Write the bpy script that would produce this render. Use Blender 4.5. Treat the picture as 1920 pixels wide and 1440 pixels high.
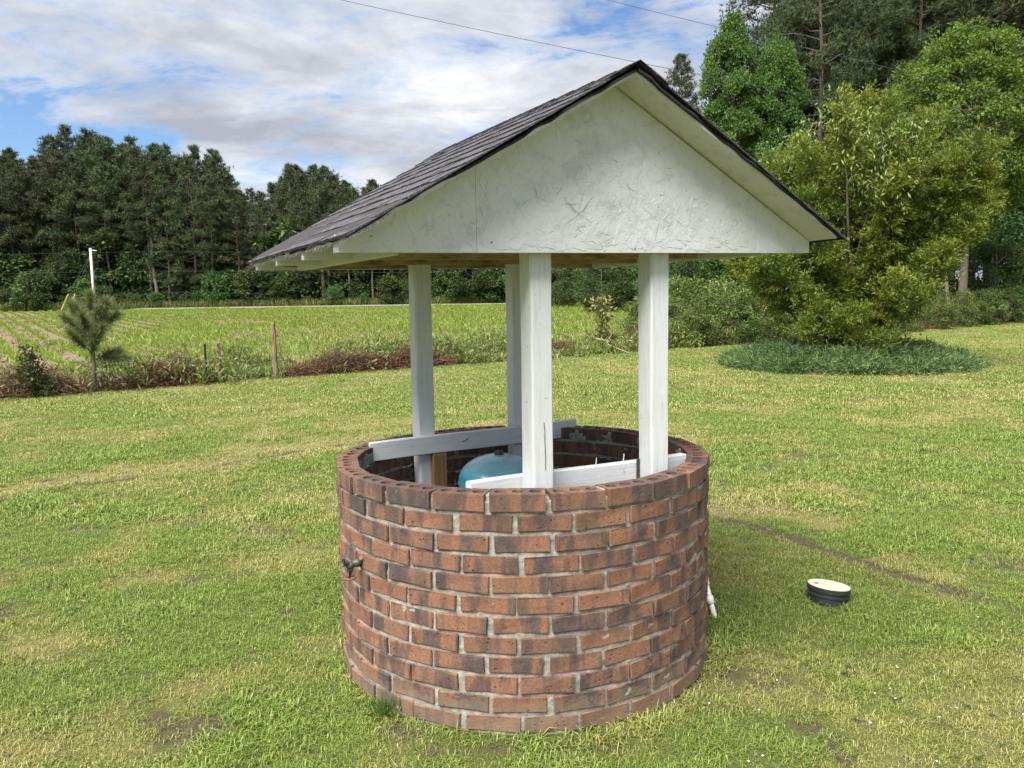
import bpy, math, random
import numpy as np
from mathutils import Matrix, Vector

# ------------------------------------------------------------------ camera, sky, sun, exposure
scene = bpy.context.scene
for o in list(bpy.data.objects):
    bpy.data.objects.remove(o)
col = scene.collection
R = math.radians
CAM_H, CAM_PITCH, CAM_ROLL, CAM_F = 1.588, 0.1116, 0.0185, 1442.0
cam_data = bpy.data.cameras.new('camera')
cam_data.sensor_width = 36.0
cam_data.lens = CAM_F / 1920 * 36.0
cam_data.clip_start = 0.05
cam_data.clip_end = 4000
cam = bpy.data.objects.new('camera', cam_data)
col.objects.link(cam)
cam.matrix_world = (Matrix.Translation((0, 0, CAM_H)) @ Matrix.Rotation(math.pi / 2 - CAM_PITCH, 4, 'X')
                    @ Matrix.Rotation(-CAM_ROLL, 4, 'Z'))
scene.camera = cam

SUN_EL, SUN_AZ = R(60), R(-146)          # azimuth clockwise from +Y: the sun is on the left, a little behind the camera
world = bpy.data.worlds.new('World')
scene.world = world
world.use_nodes = True
wn = world.node_tree
wn.nodes.clear()


def N(t, kind, **kw):
    n = t.nodes.new(kind)
    for k, v in kw.items():
        if k.startswith('i_'):
            n.inputs[k[2:].replace('_', ' ')].default_value = v
        else:
            setattr(n, k, v)
    return n


def math_node(t, op, a, b=None, clamp=False):
    n = t.nodes.new('ShaderNodeMath')
    n.operation = op
    n.use_clamp = clamp
    for i, v in enumerate((a, b)):
        if v is None:
            continue
        if isinstance(v, (int, float)):
            n.inputs[i].default_value = v
        else:
            t.links.new(v, n.inputs[i])
    return n.outputs[0]


def ramp(t, fac, stops, interp='LINEAR'):
    n = t.nodes.new('ShaderNodeValToRGB')
    n.color_ramp.interpolation = interp
    el = n.color_ramp.elements
    while len(el) < len(stops):
        el.new(0.5)
    for e, (p, c) in zip(el, stops):
        e.position = p
        e.color = (c, c, c, 1) if isinstance(c, (int, float)) else (*c, 1)
    t.links.new(fac, n.inputs[0])
    return n.outputs[0]


def mix(t, fac, a, b, blend='MIX'):
    n = t.nodes.new('ShaderNodeMix')
    n.data_type = 'RGBA'
    n.blend_type = blend
    for sock, v in ((n.inputs[0], fac), (n.inputs[6], a), (n.inputs[7], b)):
        if isinstance(v, (int, float)):
            sock.default_value = v
        elif isinstance(v, tuple):
            sock.default_value = (*v, 1)
        else:
            t.links.new(v, sock)
    return n.outputs[2]


def noise(t, vec, scale, detail=4, rough=0.55, dist=0.0, dims='3D'):
    n = N(t, 'ShaderNodeTexNoise', noise_dimensions=dims)
    n.inputs['Scale'].default_value = scale
    n.inputs['Detail'].default_value = detail
    n.inputs['Roughness'].default_value = rough
    n.inputs['Distortion'].default_value = dist
    if vec is not None:
        t.links.new(vec, n.inputs['Vector'])
    return n.outputs['Fac']


def mapping(t, vec, loc=(0, 0, 0), rot=(0, 0, 0), scale=(1, 1, 1)):
    n = t.nodes.new('ShaderNodeMapping')
    n.inputs['Location'].default_value = loc
    n.inputs['Rotation'].default_value = rot
    n.inputs['Scale'].default_value = scale
    t.links.new(vec, n.inputs['Vector'])
    return n.outputs[0]


# sky: Nishita blue with a broken deck of cloud seen on a flat layer overhead
sky = N(wn, 'ShaderNodeTexSky', sky_type='NISHITA', sun_disc=False, sun_elevation=SUN_EL, sun_rotation=SUN_AZ)
sky.air_density = 1.0
sky.dust_density = 0.6
sky.ozone_density = 1.6
geo = N(wn, 'ShaderNodeTexCoord')
sep = N(wn, 'ShaderNodeSeparateXYZ')
wn.links.new(geo.outputs['Generated'], sep.inputs[0])
zz = math_node(wn, 'ADD', math_node(wn, 'MAXIMUM', sep.outputs[2], 0.0), 0.16)
cmb = N(wn, 'ShaderNodeCombineXYZ')
wn.links.new(math_node(wn, 'DIVIDE', sep.outputs[0], zz), cmb.inputs[0])
wn.links.new(math_node(wn, 'DIVIDE', sep.outputs[1], zz), cmb.inputs[1])
CLOUD_OFF = (14.2, 5.5, 0.0)
cp = mapping(wn, cmb.outputs[0], loc=CLOUD_OFF, rot=(0, 0, R(18)), scale=(1.0, 1.25, 1.0))
n_big = noise(wn, cp, 0.62, 3, 0.5, 0.35)
n_mid = noise(wn, cp, 2.3, 10, 0.62, 0.35)
dens = math_node(wn, 'ADD', math_node(wn, 'MULTIPLY', n_big, 0.45), math_node(wn, 'MULTIPLY', n_mid, 0.55))
cover = ramp(wn, dens, [(0.415, 0.0), (0.465, 0.6), (0.525, 1.0)])
n_sh = noise(wn, mapping(wn, cp, loc=(11.3, 2.2, 0)), 1.5, 9, 0.60, 0.3)
shade_mix = math_node(wn, 'ADD', math_node(wn, 'MULTIPLY', n_sh, 0.6), math_node(wn, 'MULTIPLY', dens, 0.4))
cloud_c = ramp(wn, shade_mix, [(0.40, (3.05, 3.1, 3.18)), (0.46, (2.4, 2.48, 2.64)), (0.53, (1.8, 1.89, 2.1)), (0.60, (1.35, 1.43, 1.66))])
skyc = mix(wn, 1.0, sky.outputs[0], (0.355, 0.42, 0.49), 'MULTIPLY')
bg = N(wn, 'ShaderNodeBackground')
bg.inputs['Strength'].default_value = 0.1
wn.links.new(mix(wn, cover, skyc, cloud_c), bg.inputs['Color'])
wo = N(wn, 'ShaderNodeOutputWorld')
wn.links.new(bg.outputs[0], wo.inputs[0])

sun_data = bpy.data.lights.new('sun', 'SUN')
sun_data.energy = 3.5
sun_data.angle = R(46)
sun_data.color = (1.0, 0.965, 0.905)
sun = bpy.data.objects.new('sun', sun_data)
col.objects.link(sun)
sd = Vector((math.sin(SUN_AZ) * math.cos(SUN_EL), math.cos(SUN_AZ) * math.cos(SUN_EL), math.sin(SUN_EL)))
sun.rotation_euler = sd.to_track_quat('Z', 'Y').to_euler()
sun.location = sd * 50

vs = scene.view_settings
vs.view_transform = 'Standard'
vs.look = 'None'
vs.gamma = 1.0
vs.use_curve_mapping = False
vs.exposure = 1.80

# ------------------------------------------------------------------ helpers
rng = np.random.default_rng(7)
rnd = random.Random(11)


class MB:
    """collects vertices and faces; build() links them as one mesh object"""

    def __init__(self):
        self.v, self.f, self.s, self.a, self.n = [], [], [], [], 0

    def add(self, verts, faces, rndv=None):
        verts = np.asarray(verts, dtype=np.float64).reshape(-1, 3)
        faces = np.asarray(faces, dtype=np.int64)
        self.v.append(verts)
        self.f.append((faces + self.n).ravel())
        self.s.append(np.full(len(faces), faces.shape[1]))
        self.a.append(np.full(len(verts), 0.5) if rndv is None else np.asarray(rndv, float))
        self.n += len(verts)
        return self

    def mesh(self, name, material=None, smooth=False):
        v = np.concatenate(self.v); f = np.concatenate(self.f); s = np.concatenate(self.s); a = np.concatenate(self.a)
        me = bpy.data.meshes.new(name)
        me.vertices.add(len(v)); me.vertices.foreach_set('co', v.ravel().astype(np.float32))
        me.loops.add(len(f)); me.loops.foreach_set('vertex_index', f.astype(np.int32))
        me.polygons.add(len(s))
        me.polygons.foreach_set('loop_start', np.concatenate([[0], np.cumsum(s)[:-1]]).astype(np.int32))
        me.polygons.foreach_set('use_smooth', np.full(len(s), smooth))
        at = me.attributes.new('rnd', 'FLOAT', 'POINT')
        at.data.foreach_set('value', a.astype(np.float32))
        me.update(calc_edges=True)
        me.validate()
        if material:
            me.materials.append(material)
        return me

    def build(self, name, material=None, parent=None, smooth=False, loc=None):
        return link(name, self.mesh(name, material, smooth), parent, loc)


def link(name, me, parent=None, loc=None, rot=None):
    o = bpy.data.objects.new(name, me)
    col.objects.link(o)
    if parent is not None:
        o.parent = parent
    if loc is not None:
        o.location = loc
    if rot is not None:
        o.rotation_euler = rot
    return o


def tag(o, label=None, cat=None, group=None, kind=None):
    for k, v in (('label', label), ('category', cat), ('group', group), ('kind', kind)):
        if v:
            o[k] = v
    return o


def empty(name, loc=(0, 0, 0), rz=0.0):
    o = bpy.data.objects.new(name, None)
    o.empty_display_size = 0.1
    col.objects.link(o)
    o.location = loc
    o.rotation_euler = (0, 0, rz)
    return o


def copy_tree(o, parent=None):
    c = o.copy()
    col.objects.link(c)
    c.parent = parent
    for ch in o.children:
        copy_tree(ch, c)
    return c


BOXF = np.array([[0, 3, 2, 1], [4, 5, 6, 7], [0, 1, 5, 4], [1, 2, 6, 5], [2, 3, 7, 6], [3, 0, 4, 7]])


def box(x0, x1, y0, y1, z0, z1):
    return np.array([[x0, y0, z0], [x1, y0, z0], [x1, y1, z0], [x0, y1, z0], [x0, y0, z1], [x1, y0, z1], [x1, y1, z1], [x0, y1, z1]], float)


def chamfer_box(lx, ly, lz, b):
    """box centred on the origin with chamfered edges (44 triangles)"""
    hx, hy, hz = lx / 2, ly / 2, lz / 2
    v = []; idx = {}
    for sx in (-1, 1):
        for sy in (-1, 1):
            for sz in (-1, 1):
                for ax in range(3):
                    p = [sx * (hx - b), sy * (hy - b), sz * (hz - b)]
                    p[ax] = (sx * hx, sy * hy, sz * hz)[ax]
                    idx[(sx, sy, sz, ax)] = len(v)
                    v.append(p)
    q = []
    def face(pts):
        n = np.cross(np.array(v[pts[1]]) - v[pts[0]], np.array(v[pts[2]]) - v[pts[0]])
        c = np.mean([v[i] for i in pts], axis=0)
        return pts if n @ c > 0 else pts[::-1]
    for s in (-1, 1):
        q.append(face([idx[(s, a, b_, 0)] for a, b_ in ((-1, -1), (1, -1), (1, 1), (-1, 1))]))
        q.append(face([idx[(a, s, b_, 1)] for a, b_ in ((-1, -1), (1, -1), (1, 1), (-1, 1))]))
        q.append(face([idx[(a, b_, s, 2)] for a, b_ in ((-1, -1), (1, -1), (1, 1), (-1, 1))]))
    for s in (-1, 1):
        for r in (-1, 1):
            q.append(face([idx[(s, r, -1, 0)], idx[(s, r, 1, 0)], idx[(s, r, 1, 1)], idx[(s, r, -1, 1)]]))
            q.append(face([idx[(s, -1, r, 0)], idx[(s, 1, r, 0)], idx[(s, 1, r, 2)], idx[(s, -1, r, 2)]]))
            q.append(face([idx[(-1, s, r, 1)], idx[(1, s, r, 1)], idx[(1, s, r, 2)], idx[(-1, s, r, 2)]]))
    t = []
    for sx in (-1, 1):
        for sy in (-1, 1):
            for sz in (-1, 1):
                t.append(face([idx[(sx, sy, sz, k)] for k in range(3)]))
    return np.array(v), np.array(q), np.array(t)


def add_chamfer(mb, lx, ly, lz, b, M=None, off=(0, 0, 0)):
    v, q, t = chamfer_box(lx, ly, lz, b)
    if M is not None:
        v = v @ np.array(M.to_3x3()).T
    v = v + np.array(off)
    mb.add(v, q)
    mb.f.append((t + mb.n - len(v)).ravel()); mb.s.append(np.full(len(t), 3))
    return mb


def tube(pts, radii, seg=8, cap=True):
    pts = np.asarray(pts, float); radii = np.broadcast_to(np.asarray(radii, float), (len(pts),))
    d = np.gradient(pts, axis=0)
    d /= np.linalg.norm(d, axis=1)[:, None] + 1e-9
    ref = np.array([0.0, 0, 1]) if abs(d[0][2]) < 0.8 else np.array([1.0, 0, 0])
    u = np.cross(d, ref); u /= np.linalg.norm(u, axis=1)[:, None] + 1e-9
    w = np.cross(d, u)
    th = np.arange(seg) * 2 * math.pi / seg
    ring = (u[:, None, :] * np.cos(th)[None, :, None] + w[:, None, :] * np.sin(th)[None, :, None]) * radii[:, None, None] + pts[:, None, :]
    v = ring.reshape(-1, 3)
    k = len(pts)
    i, j = np.meshgrid(np.arange(k - 1), np.arange(seg), indexing='ij')
    a = (i * seg + j).ravel(); b = (i * seg + (j + 1) % seg).ravel()
    f = np.c_[a, a + seg, b + seg, b]
    if cap:
        v = np.vstack([v, pts[0], pts[-1]])
        c0, c1 = len(v) - 2, len(v) - 1
        jj = np.arange(seg); j2 = (jj + 1) % seg
        f = np.vstack([f, np.c_[jj, j2, np.full(seg, c0), np.full(seg, c0)][:, [0, 1, 2, 2]], np.c_[(k - 1) * seg + j2, (k - 1) * seg + jj, np.full(seg, c1), np.full(seg, c1)][:, [0, 1, 2, 2]]])
        q, t = f[:-2 * seg], f[-2 * seg:, :3]
        return v, q, t
    return v, f, None


def add_tube(mb, pts, radii, seg=8, cap=True, rv=None):
    v, q, t = tube(pts, radii, seg, cap)
    mb.add(v, q, None if rv is None else np.full(len(v), rv))
    if t is not None:
        mb.f.append((t + mb.n - len(v)).ravel()); mb.s.append(np.full(len(t), 3))
    return mb


def lathe(profile, seg=32):
    pr = np.array(profile, float)
    th = np.arange(seg) * 2 * math.pi / seg
    v = np.stack([pr[:, 0][:, None] * np.cos(th), pr[:, 0][:, None] * np.sin(th), np.repeat(pr[:, 1][:, None], seg, 1)], -1).reshape(-1, 3)
    k = len(pr)
    i, j = np.meshgrid(np.arange(k - 1), np.arange(seg), indexing='ij')
    a = (i * seg + j).ravel(); b = (i * seg + (j + 1) % seg).ravel()
    return v, np.c_[a, b, b + seg, a + seg]


# value noise for shaping ground, grass and foliage
_H = np.random.default_rng(99).random((256, 256))


def vnoise(x, y):
    x = np.asarray(x, float); y = np.asarray(y, float)
    xi = np.floor(x).astype(int); yi = np.floor(y).astype(int)
    fx = x - xi; fy = y - yi
    fx = fx * fx * (3 - 2 * fx); fy = fy * fy * (3 - 2 * fy)
    g = lambda a, b: _H[a & 255, b & 255]
    return (g(xi, yi) * (1 - fx) + g(xi + 1, yi) * fx) * (1 - fy) + (g(xi, yi + 1) * (1 - fx) + g(xi + 1, yi + 1) * fx) * fy


def fbm(x, y, oct=4, ga=0.5):
    s = 0; a = 1; tot = 0
    for k in range(oct):
        s = s + a * vnoise(x * 2 ** k + 17.3 * k, y * 2 ** k + 5.1 * k); tot += a; a *= ga
    return s / tot


def sstep(a, b, x):
    t = np.clip((np.asarray(x, float) - a) / (b - a), 0, 1)
    return t * t * (3 - 2 * t)


def edge_y(x):                      # the line where the lawn ends and the field begins
    return 19.45 + 0.70 * np.asarray(x, float)


def gz(x, y):                       # ground height
    x = np.asarray(x, float); y = np.asarray(y, float)
    d = np.maximum(y - 24, 0)
    d = np.minimum(d, 90)
    return d * (0.0112 - 0.00006 * np.clip(x, -90, 60)) * sstep(24, 60, y)


def seg_dist(x, y, pts):
    best = np.full(np.shape(x), 1e9)
    for (ax, ay), (bx, by) in zip(pts[:-1], pts[1:]):
        t = np.clip(((x - ax) * (bx - ax) + (y - ay) * (by - ay)) / ((bx - ax) ** 2 + (by - ay) ** 2), 0, 1)
        best = np.minimum(best, np.hypot(x - ax - t * (bx - ax), y - ay - t * (by - ay)))
    return best


RUT_L = [(-7.0, 4.7), (-4.3, 6.28), (-3.1, 7.25), (-1.9, 8.4), (-0.5, 9.3)]
RUT_R = [(1.15, 5.75), (1.72, 4.97), (2.1, 4.25), (2.5, 3.63), (3.0, 2.9)]


def bare(x, y):
    """0 = full turf, 1 = bare earth: wheel ruts and scuffed spots"""
    w = 0.07 * (fbm(x * 5, y * 5, 3) - 0.5)
    r = sstep(0.10, 0.03, seg_dist(x, y, RUT_L) + w) * 0.85 + sstep(0.085, 0.03, seg_dist(x, y, RUT_R) + w) * 0.95
    r = r * (0.45 + 0.55 * sstep(0.30, 0.52, fbm(x * 2.2 + 12, y * 2.2 + 3, 3)))
    s = sstep(0.72, 0.84, fbm(x * 2.6 + 40, y * 2.6 + 9, 3)) * 0.6
    for (cx, cy, rx, ry, k) in ((0.99, 3.05, 0.20, 0.14, 0.5), (-1.05, 2.95, 0.2, 0.12, 0.3), (2.9, 4.3, 0.30, 0.16, 0.55), (-1.75, 5.2, 0.35, 0.1, 0.8), (0.05, 2.57, 0.5, 0.06, 0.5)):
        s = np.maximum(s, k * sstep(1.3, 0.5, np.hypot((x - cx) / rx, (y - cy) / ry) + 0.6 * (fbm(x * 6, y * 6, 2) - 0.5)))
    return np.clip(np.maximum(r, s), 0, 1)


def dry(x, y):
    """0 = lush green, 1 = straw"""
    d = fbm(x * 0.55 + 3, y * 0.55 + 8, 4, 0.6)
    e = fbm(x * 2.3 + 31, y * 2.3 + 2, 3, 0.6)
    v = sstep(0.36, 0.80, 0.45 * d + 0.55 * e)
    v = np.maximum(v, 0.95 * sstep(0.75, 0.15, seg_dist(x, y - 0.28, RUT_L)) * sstep(0.3, 0.6, e))
    v = np.maximum(v, 0.9 * sstep(0.7, 0.1, seg_dist(x - 0.12, y - 0.4, RUT_R)) * sstep(0.25, 0.55, e))
    for (cx, cy, r, k) in ((-1.25, 3.75, 0.75, -0.5), (1.55, 3.6, 0.7, -0.4), (0.85, 2.5, 0.5, -0.3), (-0.9, 2.6, 0.5, -0.25), (-1.35, 4.6, 0.5, 0.4), (1.0, 3.0, 0.35, 0.45), (1.6, 5.6, 0.6, 0.35)):
        v = v + k * sstep(r, r * 0.3, np.hypot(x - cx, y - cy))
    return np.clip(v, 0, 1)


# ------------------------------------------------------------------ materials
def new_mat(name):
    m = bpy.data.materials.new(name)
    m.use_nodes = True
    t = m.node_tree
    p = t.nodes['Principled BSDF']
    return m, t, p


def bump(t, p, h, strength=0.3, dist=0.01):
    b = N(t, 'ShaderNodeBump')
    b.inputs['Strength'].default_value = strength
    b.inputs['Distance'].default_value = dist
    t.links.new(h, b.inputs['Height'])
    t.links.new(b.outputs[0], p.inputs['Normal'])


def objc(t):
    return N(t, 'ShaderNodeTexCoord').outputs['Object']


def posw(t):
    return N(t, 'ShaderNodeNewGeometry').outputs['Position']


def attr(t, name, kind='GEOMETRY'):
    return N(t, 'ShaderNodeAttribute', attribute_name=name, attribute_type=kind).outputs['Fac']


def orand(t):
    return N(t, 'ShaderNodeObjectInfo').outputs['Random']


M = {}


def mat_brick():
    m, t, p = new_mat('fired_brick')
    o = objc(t); r = orand(t)
    sh = N(t, 'ShaderNodeCombineXYZ')
    t.links.new(math_node(t, 'MULTIPLY', r, 97.0), sh.inputs[0])
    t.links.new(math_node(t, 'MULTIPLY', r, 53.0), sh.inputs[1])
    t.links.new(math_node(t, 'MULTIPLY', r, 31.0), sh.inputs[2])
    add = N(t, 'ShaderNodeVectorMath', operation='ADD')
    t.links.new(o, add.inputs[0]); t.links.new(sh.outputs[0], add.inputs[1])
    v = add.outputs[0]
    wr = N(t, 'ShaderNodeTexWhiteNoise', noise_dimensions='1D')
    t.links.new(math_node(t, 'MULTIPLY', r, 777.7), wr.inputs['W'])
    base = ramp(t, wr.outputs['Value'], [(0.0, (0.13, 0.062, 0.040)), (0.25, (0.185, 0.086, 0.050)), (0.5, (0.100, 0.062, 0.047)), (0.75, (0.20, 0.096, 0.054)), (1.0, (0.09, 0.056, 0.045))])
    # fire flashing: bands across the brick
    bands = noise(t, mapping(t, v, scale=(1, 0.05, 0.12)), 21, 2, 0.5)
    c = mix(t, ramp(t, bands, [(0.40, 0.0), (0.50, 0.55)]), base, (0.235, 0.112, 0.062))
    flash = noise(t, mapping(t, v, loc=(5, 3, 1), scale=(1, 0.06, 0.22)), 12, 3, 0.55)
    c = mix(t, ramp(t, flash, [(0.49, 0.0), (0.55, 0.65), (0.63, 0.95)]), c, (0.052, 0.042, 0.04))
    blot = noise(t, v, 26, 6, 0.7)
    c = mix(t, ramp(t, blot, [(0.45, 0.0), (0.72, 0.6)]), c, (0.16, 0.085, 0.06))
    grit = noise(t, v, 120, 3, 0.7)
    c = mix(t, 0.55, c, ramp(t, grit, [(0.3, 0.22), (0.7, 0.78)]), 'OVERLAY')
    pits = N(t, 'ShaderNodeTexVoronoi', feature='F1')
    pits.inputs['Scale'].default_value = 52
    t.links.new(v, pits.inputs['Vector'])
    pit = math_node(t, 'MULTIPLY', ramp(t, pits.outputs['Distance'], [(0.14, 1.0), (0.30, 0.0)]), ramp(t, noise(t, v, 30, 2), [(0.53, 0.0), (0.61, 0.85)]))
    c = mix(t, pit, c, (0.03, 0.022, 0.02))
    smear = noise(t, mapping(t, v, loc=(9, 9, 9)), 28, 4, 0.65)
    c = mix(t, ramp(t, smear, [(0.64, 0.0), (0.80, 0.5)]), c, (0.33, 0.27, 0.21))
    # grime that soaks down from the rim
    pz = N(t, 'ShaderNodeSeparateXYZ'); t.links.new(posw(t), pz.inputs[0])
    gr = math_node(t, 'MULTIPLY', ramp(t, math_node(t, 'ADD', pz.outputs[2], math_node(t, 'MULTIPLY', noise(t, posw(t), 5, 4, 0.6), 0.5)), [(0.92, 0.0), (1.16, 1.0)]), ramp(t, noise(t, mapping(t, posw(t), scale=(1, 1, 0.3)), 9, 4, 0.6), [(0.46, 0.0), (0.62, 0.55)]))
    c = mix(t, gr, c, (0.05, 0.043, 0.036))
    # damp soil splashed on the lowest courses
    sp_ = ramp(t, math_node(t, 'ADD', pz.outputs[2], math_node(t, 'MULTIPLY', noise(t, posw(t), 11, 5, 0.7), -0.26)), [(-0.09, 0.45), (-0.01, 0.0)])
    c = mix(t, sp_, c, (0.17, 0.13, 0.085))
    t.links.new(c, p.inputs['Base Color'])
    p.inputs['Roughness'].default_value = 0.88
    hgt = math_node(t, 'SUBTRACT', math_node(t, 'ADD', math_node(t, 'MULTIPLY', grit, 0.5), math_node(t, 'MULTIPLY', noise(t, v, 34, 4), 0.6)), pit)
    bump(t, p, hgt, 0.55, 0.004)
    return m


def mat_simple(name, colr, rough=0.7, scale=20.0, var=0.25, bstr=0.2, bdist=0.003, metallic=0.0, stretch=(1, 1, 1), dark=None, dthr=(0.58, 0.7)):
    m, t, p = new_mat(name)
    v = mapping(t, objc(t), scale=stretch)
    n = noise(t, v, scale, 5, 0.6)
    lo = tuple(c * (1 - var) for c in colr); hi = tuple(min(1, c * (1 + var)) for c in colr)
    c = ramp(t, n, [(0.3, lo), (0.7, hi)])
    if dark:
        c = mix(t, ramp(t, noise(t, mapping(t, v, loc=(3, 7, 2)), scale * 0.6, 5, 0.65), [(dthr[0], 0.0), (dthr[1], 0.85)]), c, dark)
    t.links.new(c, p.inputs['Base Color'])
    p.inputs['Roughness'].default_value = rough
    p.inputs['Metallic'].default_value = metallic
    bump(t, p, n, bstr, bdist)
    return m


def mat_paint(name, colr, grain=(40, 40, 2.0), algae=0.35, scuff=0.7, peel=(0.70, 0.74)):
    """white exterior paint on sawn timber: grain, algae stain, scuffs and bare specks"""
    m, t, p = new_mat(name)
    o = objc(t)
    ri = math_node(t, 'MULTIPLY', orand(t), 37.0)
    sh = N(t, 'ShaderNodeCombineXYZ'); t.links.new(ri, sh.inputs[0]); t.links.new(ri, sh.inputs[1])
    ad = N(t, 'ShaderNodeVectorMath', operation='ADD'); t.links.new(o, ad.inputs[0]); t.links.new(sh.outputs[0], ad.inputs[1])
    v = ad.outputs[0]
    g = noise(t, mapping(t, v, scale=grain), 2.2, 5, 0.65, 0.3)
    c = ramp(t, g, [(0.28, tuple(k * 0.80 for k in colr)), (0.5, colr), (0.8, tuple(min(1, k * 1.05) for k in colr))])
    al = noise(t, v, 3.3, 5, 0.6)
    c = mix(t, ramp(t, al, [(0.42, 0.0), (0.75, algae)]), c, (0.44, 0.47, 0.33))
    sc = noise(t, mapping(t, v, loc=(4, 4, 4), scale=(1, 1, 0.6)), 24, 5, 0.7)
    c = mix(t, ramp(t, sc, [(0.62, 0.0), (0.75, scuff)]), c, (0.36, 0.35, 0.31))
    pe = noise(t, mapping(t, v, loc=(8, 1, 3)), 38, 4, 0.6)
    c = mix(t, ramp(t, pe, [(peel[0], 0.0), (peel[1], 0.9)]), c, (0.10, 0.085, 0.065))
    t.links.new(c, p.inputs['Base Color'])
    p.inputs['Roughness'].default_value = 0.72
    bump(t, p, math_node(t, 'ADD', g, math_node(t, 'MULTIPLY', pe, -0.5)), 0.35, 0.003)
    return m


def mat_leaf(name, stops, transl=0.35, rough=0.55, var=0.18, patch=0.0, patch_c=(0.1, 0.1, 0.03), patch_scale=0.7, spec=0.3):
    """foliage: colour per leaf from the rnd attribute, plus a shift per plant"""
    m, t, p = new_mat(name)
    a = attr(t, 'rnd')
    c = ramp(t, a, stops)
    hs = N(t, 'ShaderNodeHueSaturation')
    r = orand(t)
    t.links.new(math_node(t, 'ADD', math_node(t, 'MULTIPLY', r, min(0.05, var * 0.25)), 0.5 - min(0.05, var * 0.25) / 2), hs.inputs['Hue'])
    t.links.new(math_node(t, 'ADD', math_node(t, 'MULTIPLY', r, 2 * var), 1 - var), hs.inputs['Value'])
    t.links.new(c, hs.inputs['Color'])
    c = hs.outputs[0]
    if patch:
        c = mix(t, ramp(t, noise(t, posw(t), patch_scale, 4, 0.6), [(0.45, 0.0), (0.62, patch)]), c, patch_c)
    t.links.new(c, p.inputs['Base Color'])
    p.inputs['Roughness'].default_value = rough
    p.inputs['Specular IOR Level'].default_value = spec
    tr = N(t, 'ShaderNodeBsdfTranslucent')
    t.links.new(mix(t, 1.0, c, (1.15, 1.1, 0.6), 'MULTIPLY'), tr.inputs['Color'])
    mx = N(t, 'ShaderNodeMixShader')
    mx.inputs[0].default_value = transl
    t.links.new(p.outputs[0], mx.inputs[1]); t.links.new(tr.outputs[0], mx.inputs[2])
    t.links.new(mx.outputs[0], t.nodes['Material Output'].inputs[0])
    return m


def mat_grass_blade():
    m, t, p = new_mat('grass_blade')
    a = attr(t, 'rnd'); d = attr(t, 'dry', 'INSTANCER')
    g1 = ramp(t, a, [(0.0, (0.090, 0.150, 0.022)), (0.45, (0.160, 0.228, 0.038)), (0.8, (0.228, 0.292, 0.062)), (1.0, (0.31, 0.35, 0.105))])
    g2 = ramp(t, a, [(0.0, (0.145, 0.165, 0.034)), (0.45, (0.24, 0.255, 0.056)), (0.8, (0.315, 0.325, 0.088)), (1.0, (0.40, 0.395, 0.15))])
    g = mix(t, ramp(t, d, [(0.08, 0.0), (0.55, 1.0)]), g1, g2)
    s = ramp(t, a, [(0.0, (0.22, 0.205, 0.06)), (0.5, (0.34, 0.31, 0.12)), (1.0, (0.46, 0.42, 0.21))])
    # more straw blades where the turf is dry
    k = math_node(t, 'ADD', math_node(t, 'MULTIPLY', d, 0.75), math_node(t, 'SUBTRACT', N_frac(t, a), 0.97))
    c = mix(t, ramp(t, k, [(0.0, 0.0), (0.18, 1.0)]), g, s)
    t.links.new(c, p.inputs['Base Color'])
    p.inputs['Roughness'].default_value = 0.5
    p.inputs['Specular IOR Level'].default_value = 0.35
    tr = N(t, 'ShaderNodeBsdfTranslucent'); t.links.new(c, tr.inputs['Color'])
    mx = N(t, 'ShaderNodeMixShader'); mx.inputs[0].default_value = 0.3
    t.links.new(p.outputs[0], mx.inputs[1]); t.links.new(tr.outputs[0], mx.inputs[2])
    t.links.new(mx.outputs[0], t.nodes['Material Output'].inputs[0])
    return m


def N_frac(t, a):
    return math_node(t, 'FRACT', math_node(t, 'MULTIPLY', a, 13.7))


def mat_lawn():
    m, t, p = new_mat('lawn_turf')
    d = attr(t, 'dry'); b = attr(t, 'bare'); w = posw(t)
    fine = noise(t, w, 130, 4, 0.8)
    g = ramp(t, fine, [(0.36, (0.032, 0.042, 0.012)), (0.5, (0.090, 0.108, 0.026)), (0.64, (0.19, 0.195, 0.065))])
    s = ramp(t, fine, [(0.36, (0.09, 0.08, 0.03)), (0.64, (0.30, 0.27, 0.115))])
    k = math_node(t, 'ADD', d, math_node(t, 'MULTIPLY', math_node(t, 'SUBTRACT', noise(t, w, 11, 5, 0.65), 0.5), 1.3))
    c = mix(t, ramp(t, k, [(0.35, 0.0), (1.0, 0.85)]), g, s)
    soil = ramp(t, noise(t, w, 40, 5, 0.7), [(0.3, (0.045, 0.036, 0.022)), (0.6, (0.105, 0.088, 0.052)), (0.75, (0.24, 0.21, 0.13))])
    kb = math_node(t, 'ADD', b, math_node(t, 'MULTIPLY', math_node(t, 'SUBTRACT', noise(t, w, 18, 4, 0.65), 0.5), 0.8))
    c = mix(t, ramp(t, kb, [(0.3, 0.0), (0.6, 1.0)]), c, soil)
    t.links.new(c, p.inputs['Base Color'])
    p.inputs['Roughness'].default_value = 0.9
    p.inputs['Specular IOR Level'].default_value = 0.1
    bump(t, p, fine, 0.8, 0.02)
    return m


def mat_ground(name, stops, scale=3.0, fine=30.0):
    m, t, p = new_mat(name)
    w = posw(t)
    n = noise(t, w, scale, 6, 0.65)
    f = noise(t, w, fine, 4, 0.7)
    c = ramp(t, math_node(t, 'ADD', math_node(t, 'MULTIPLY', n, 0.6), math_node(t, 'MULTIPLY', f, 0.4)), stops)
    t.links.new(c, p.inputs['Base Color'])
    p.inputs['Roughness'].default_value = 0.92
    p.inputs['Specular IOR Level'].default_value = 0.1
    bump(t, p, f, 0.6, 0.03)
    return m


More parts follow.
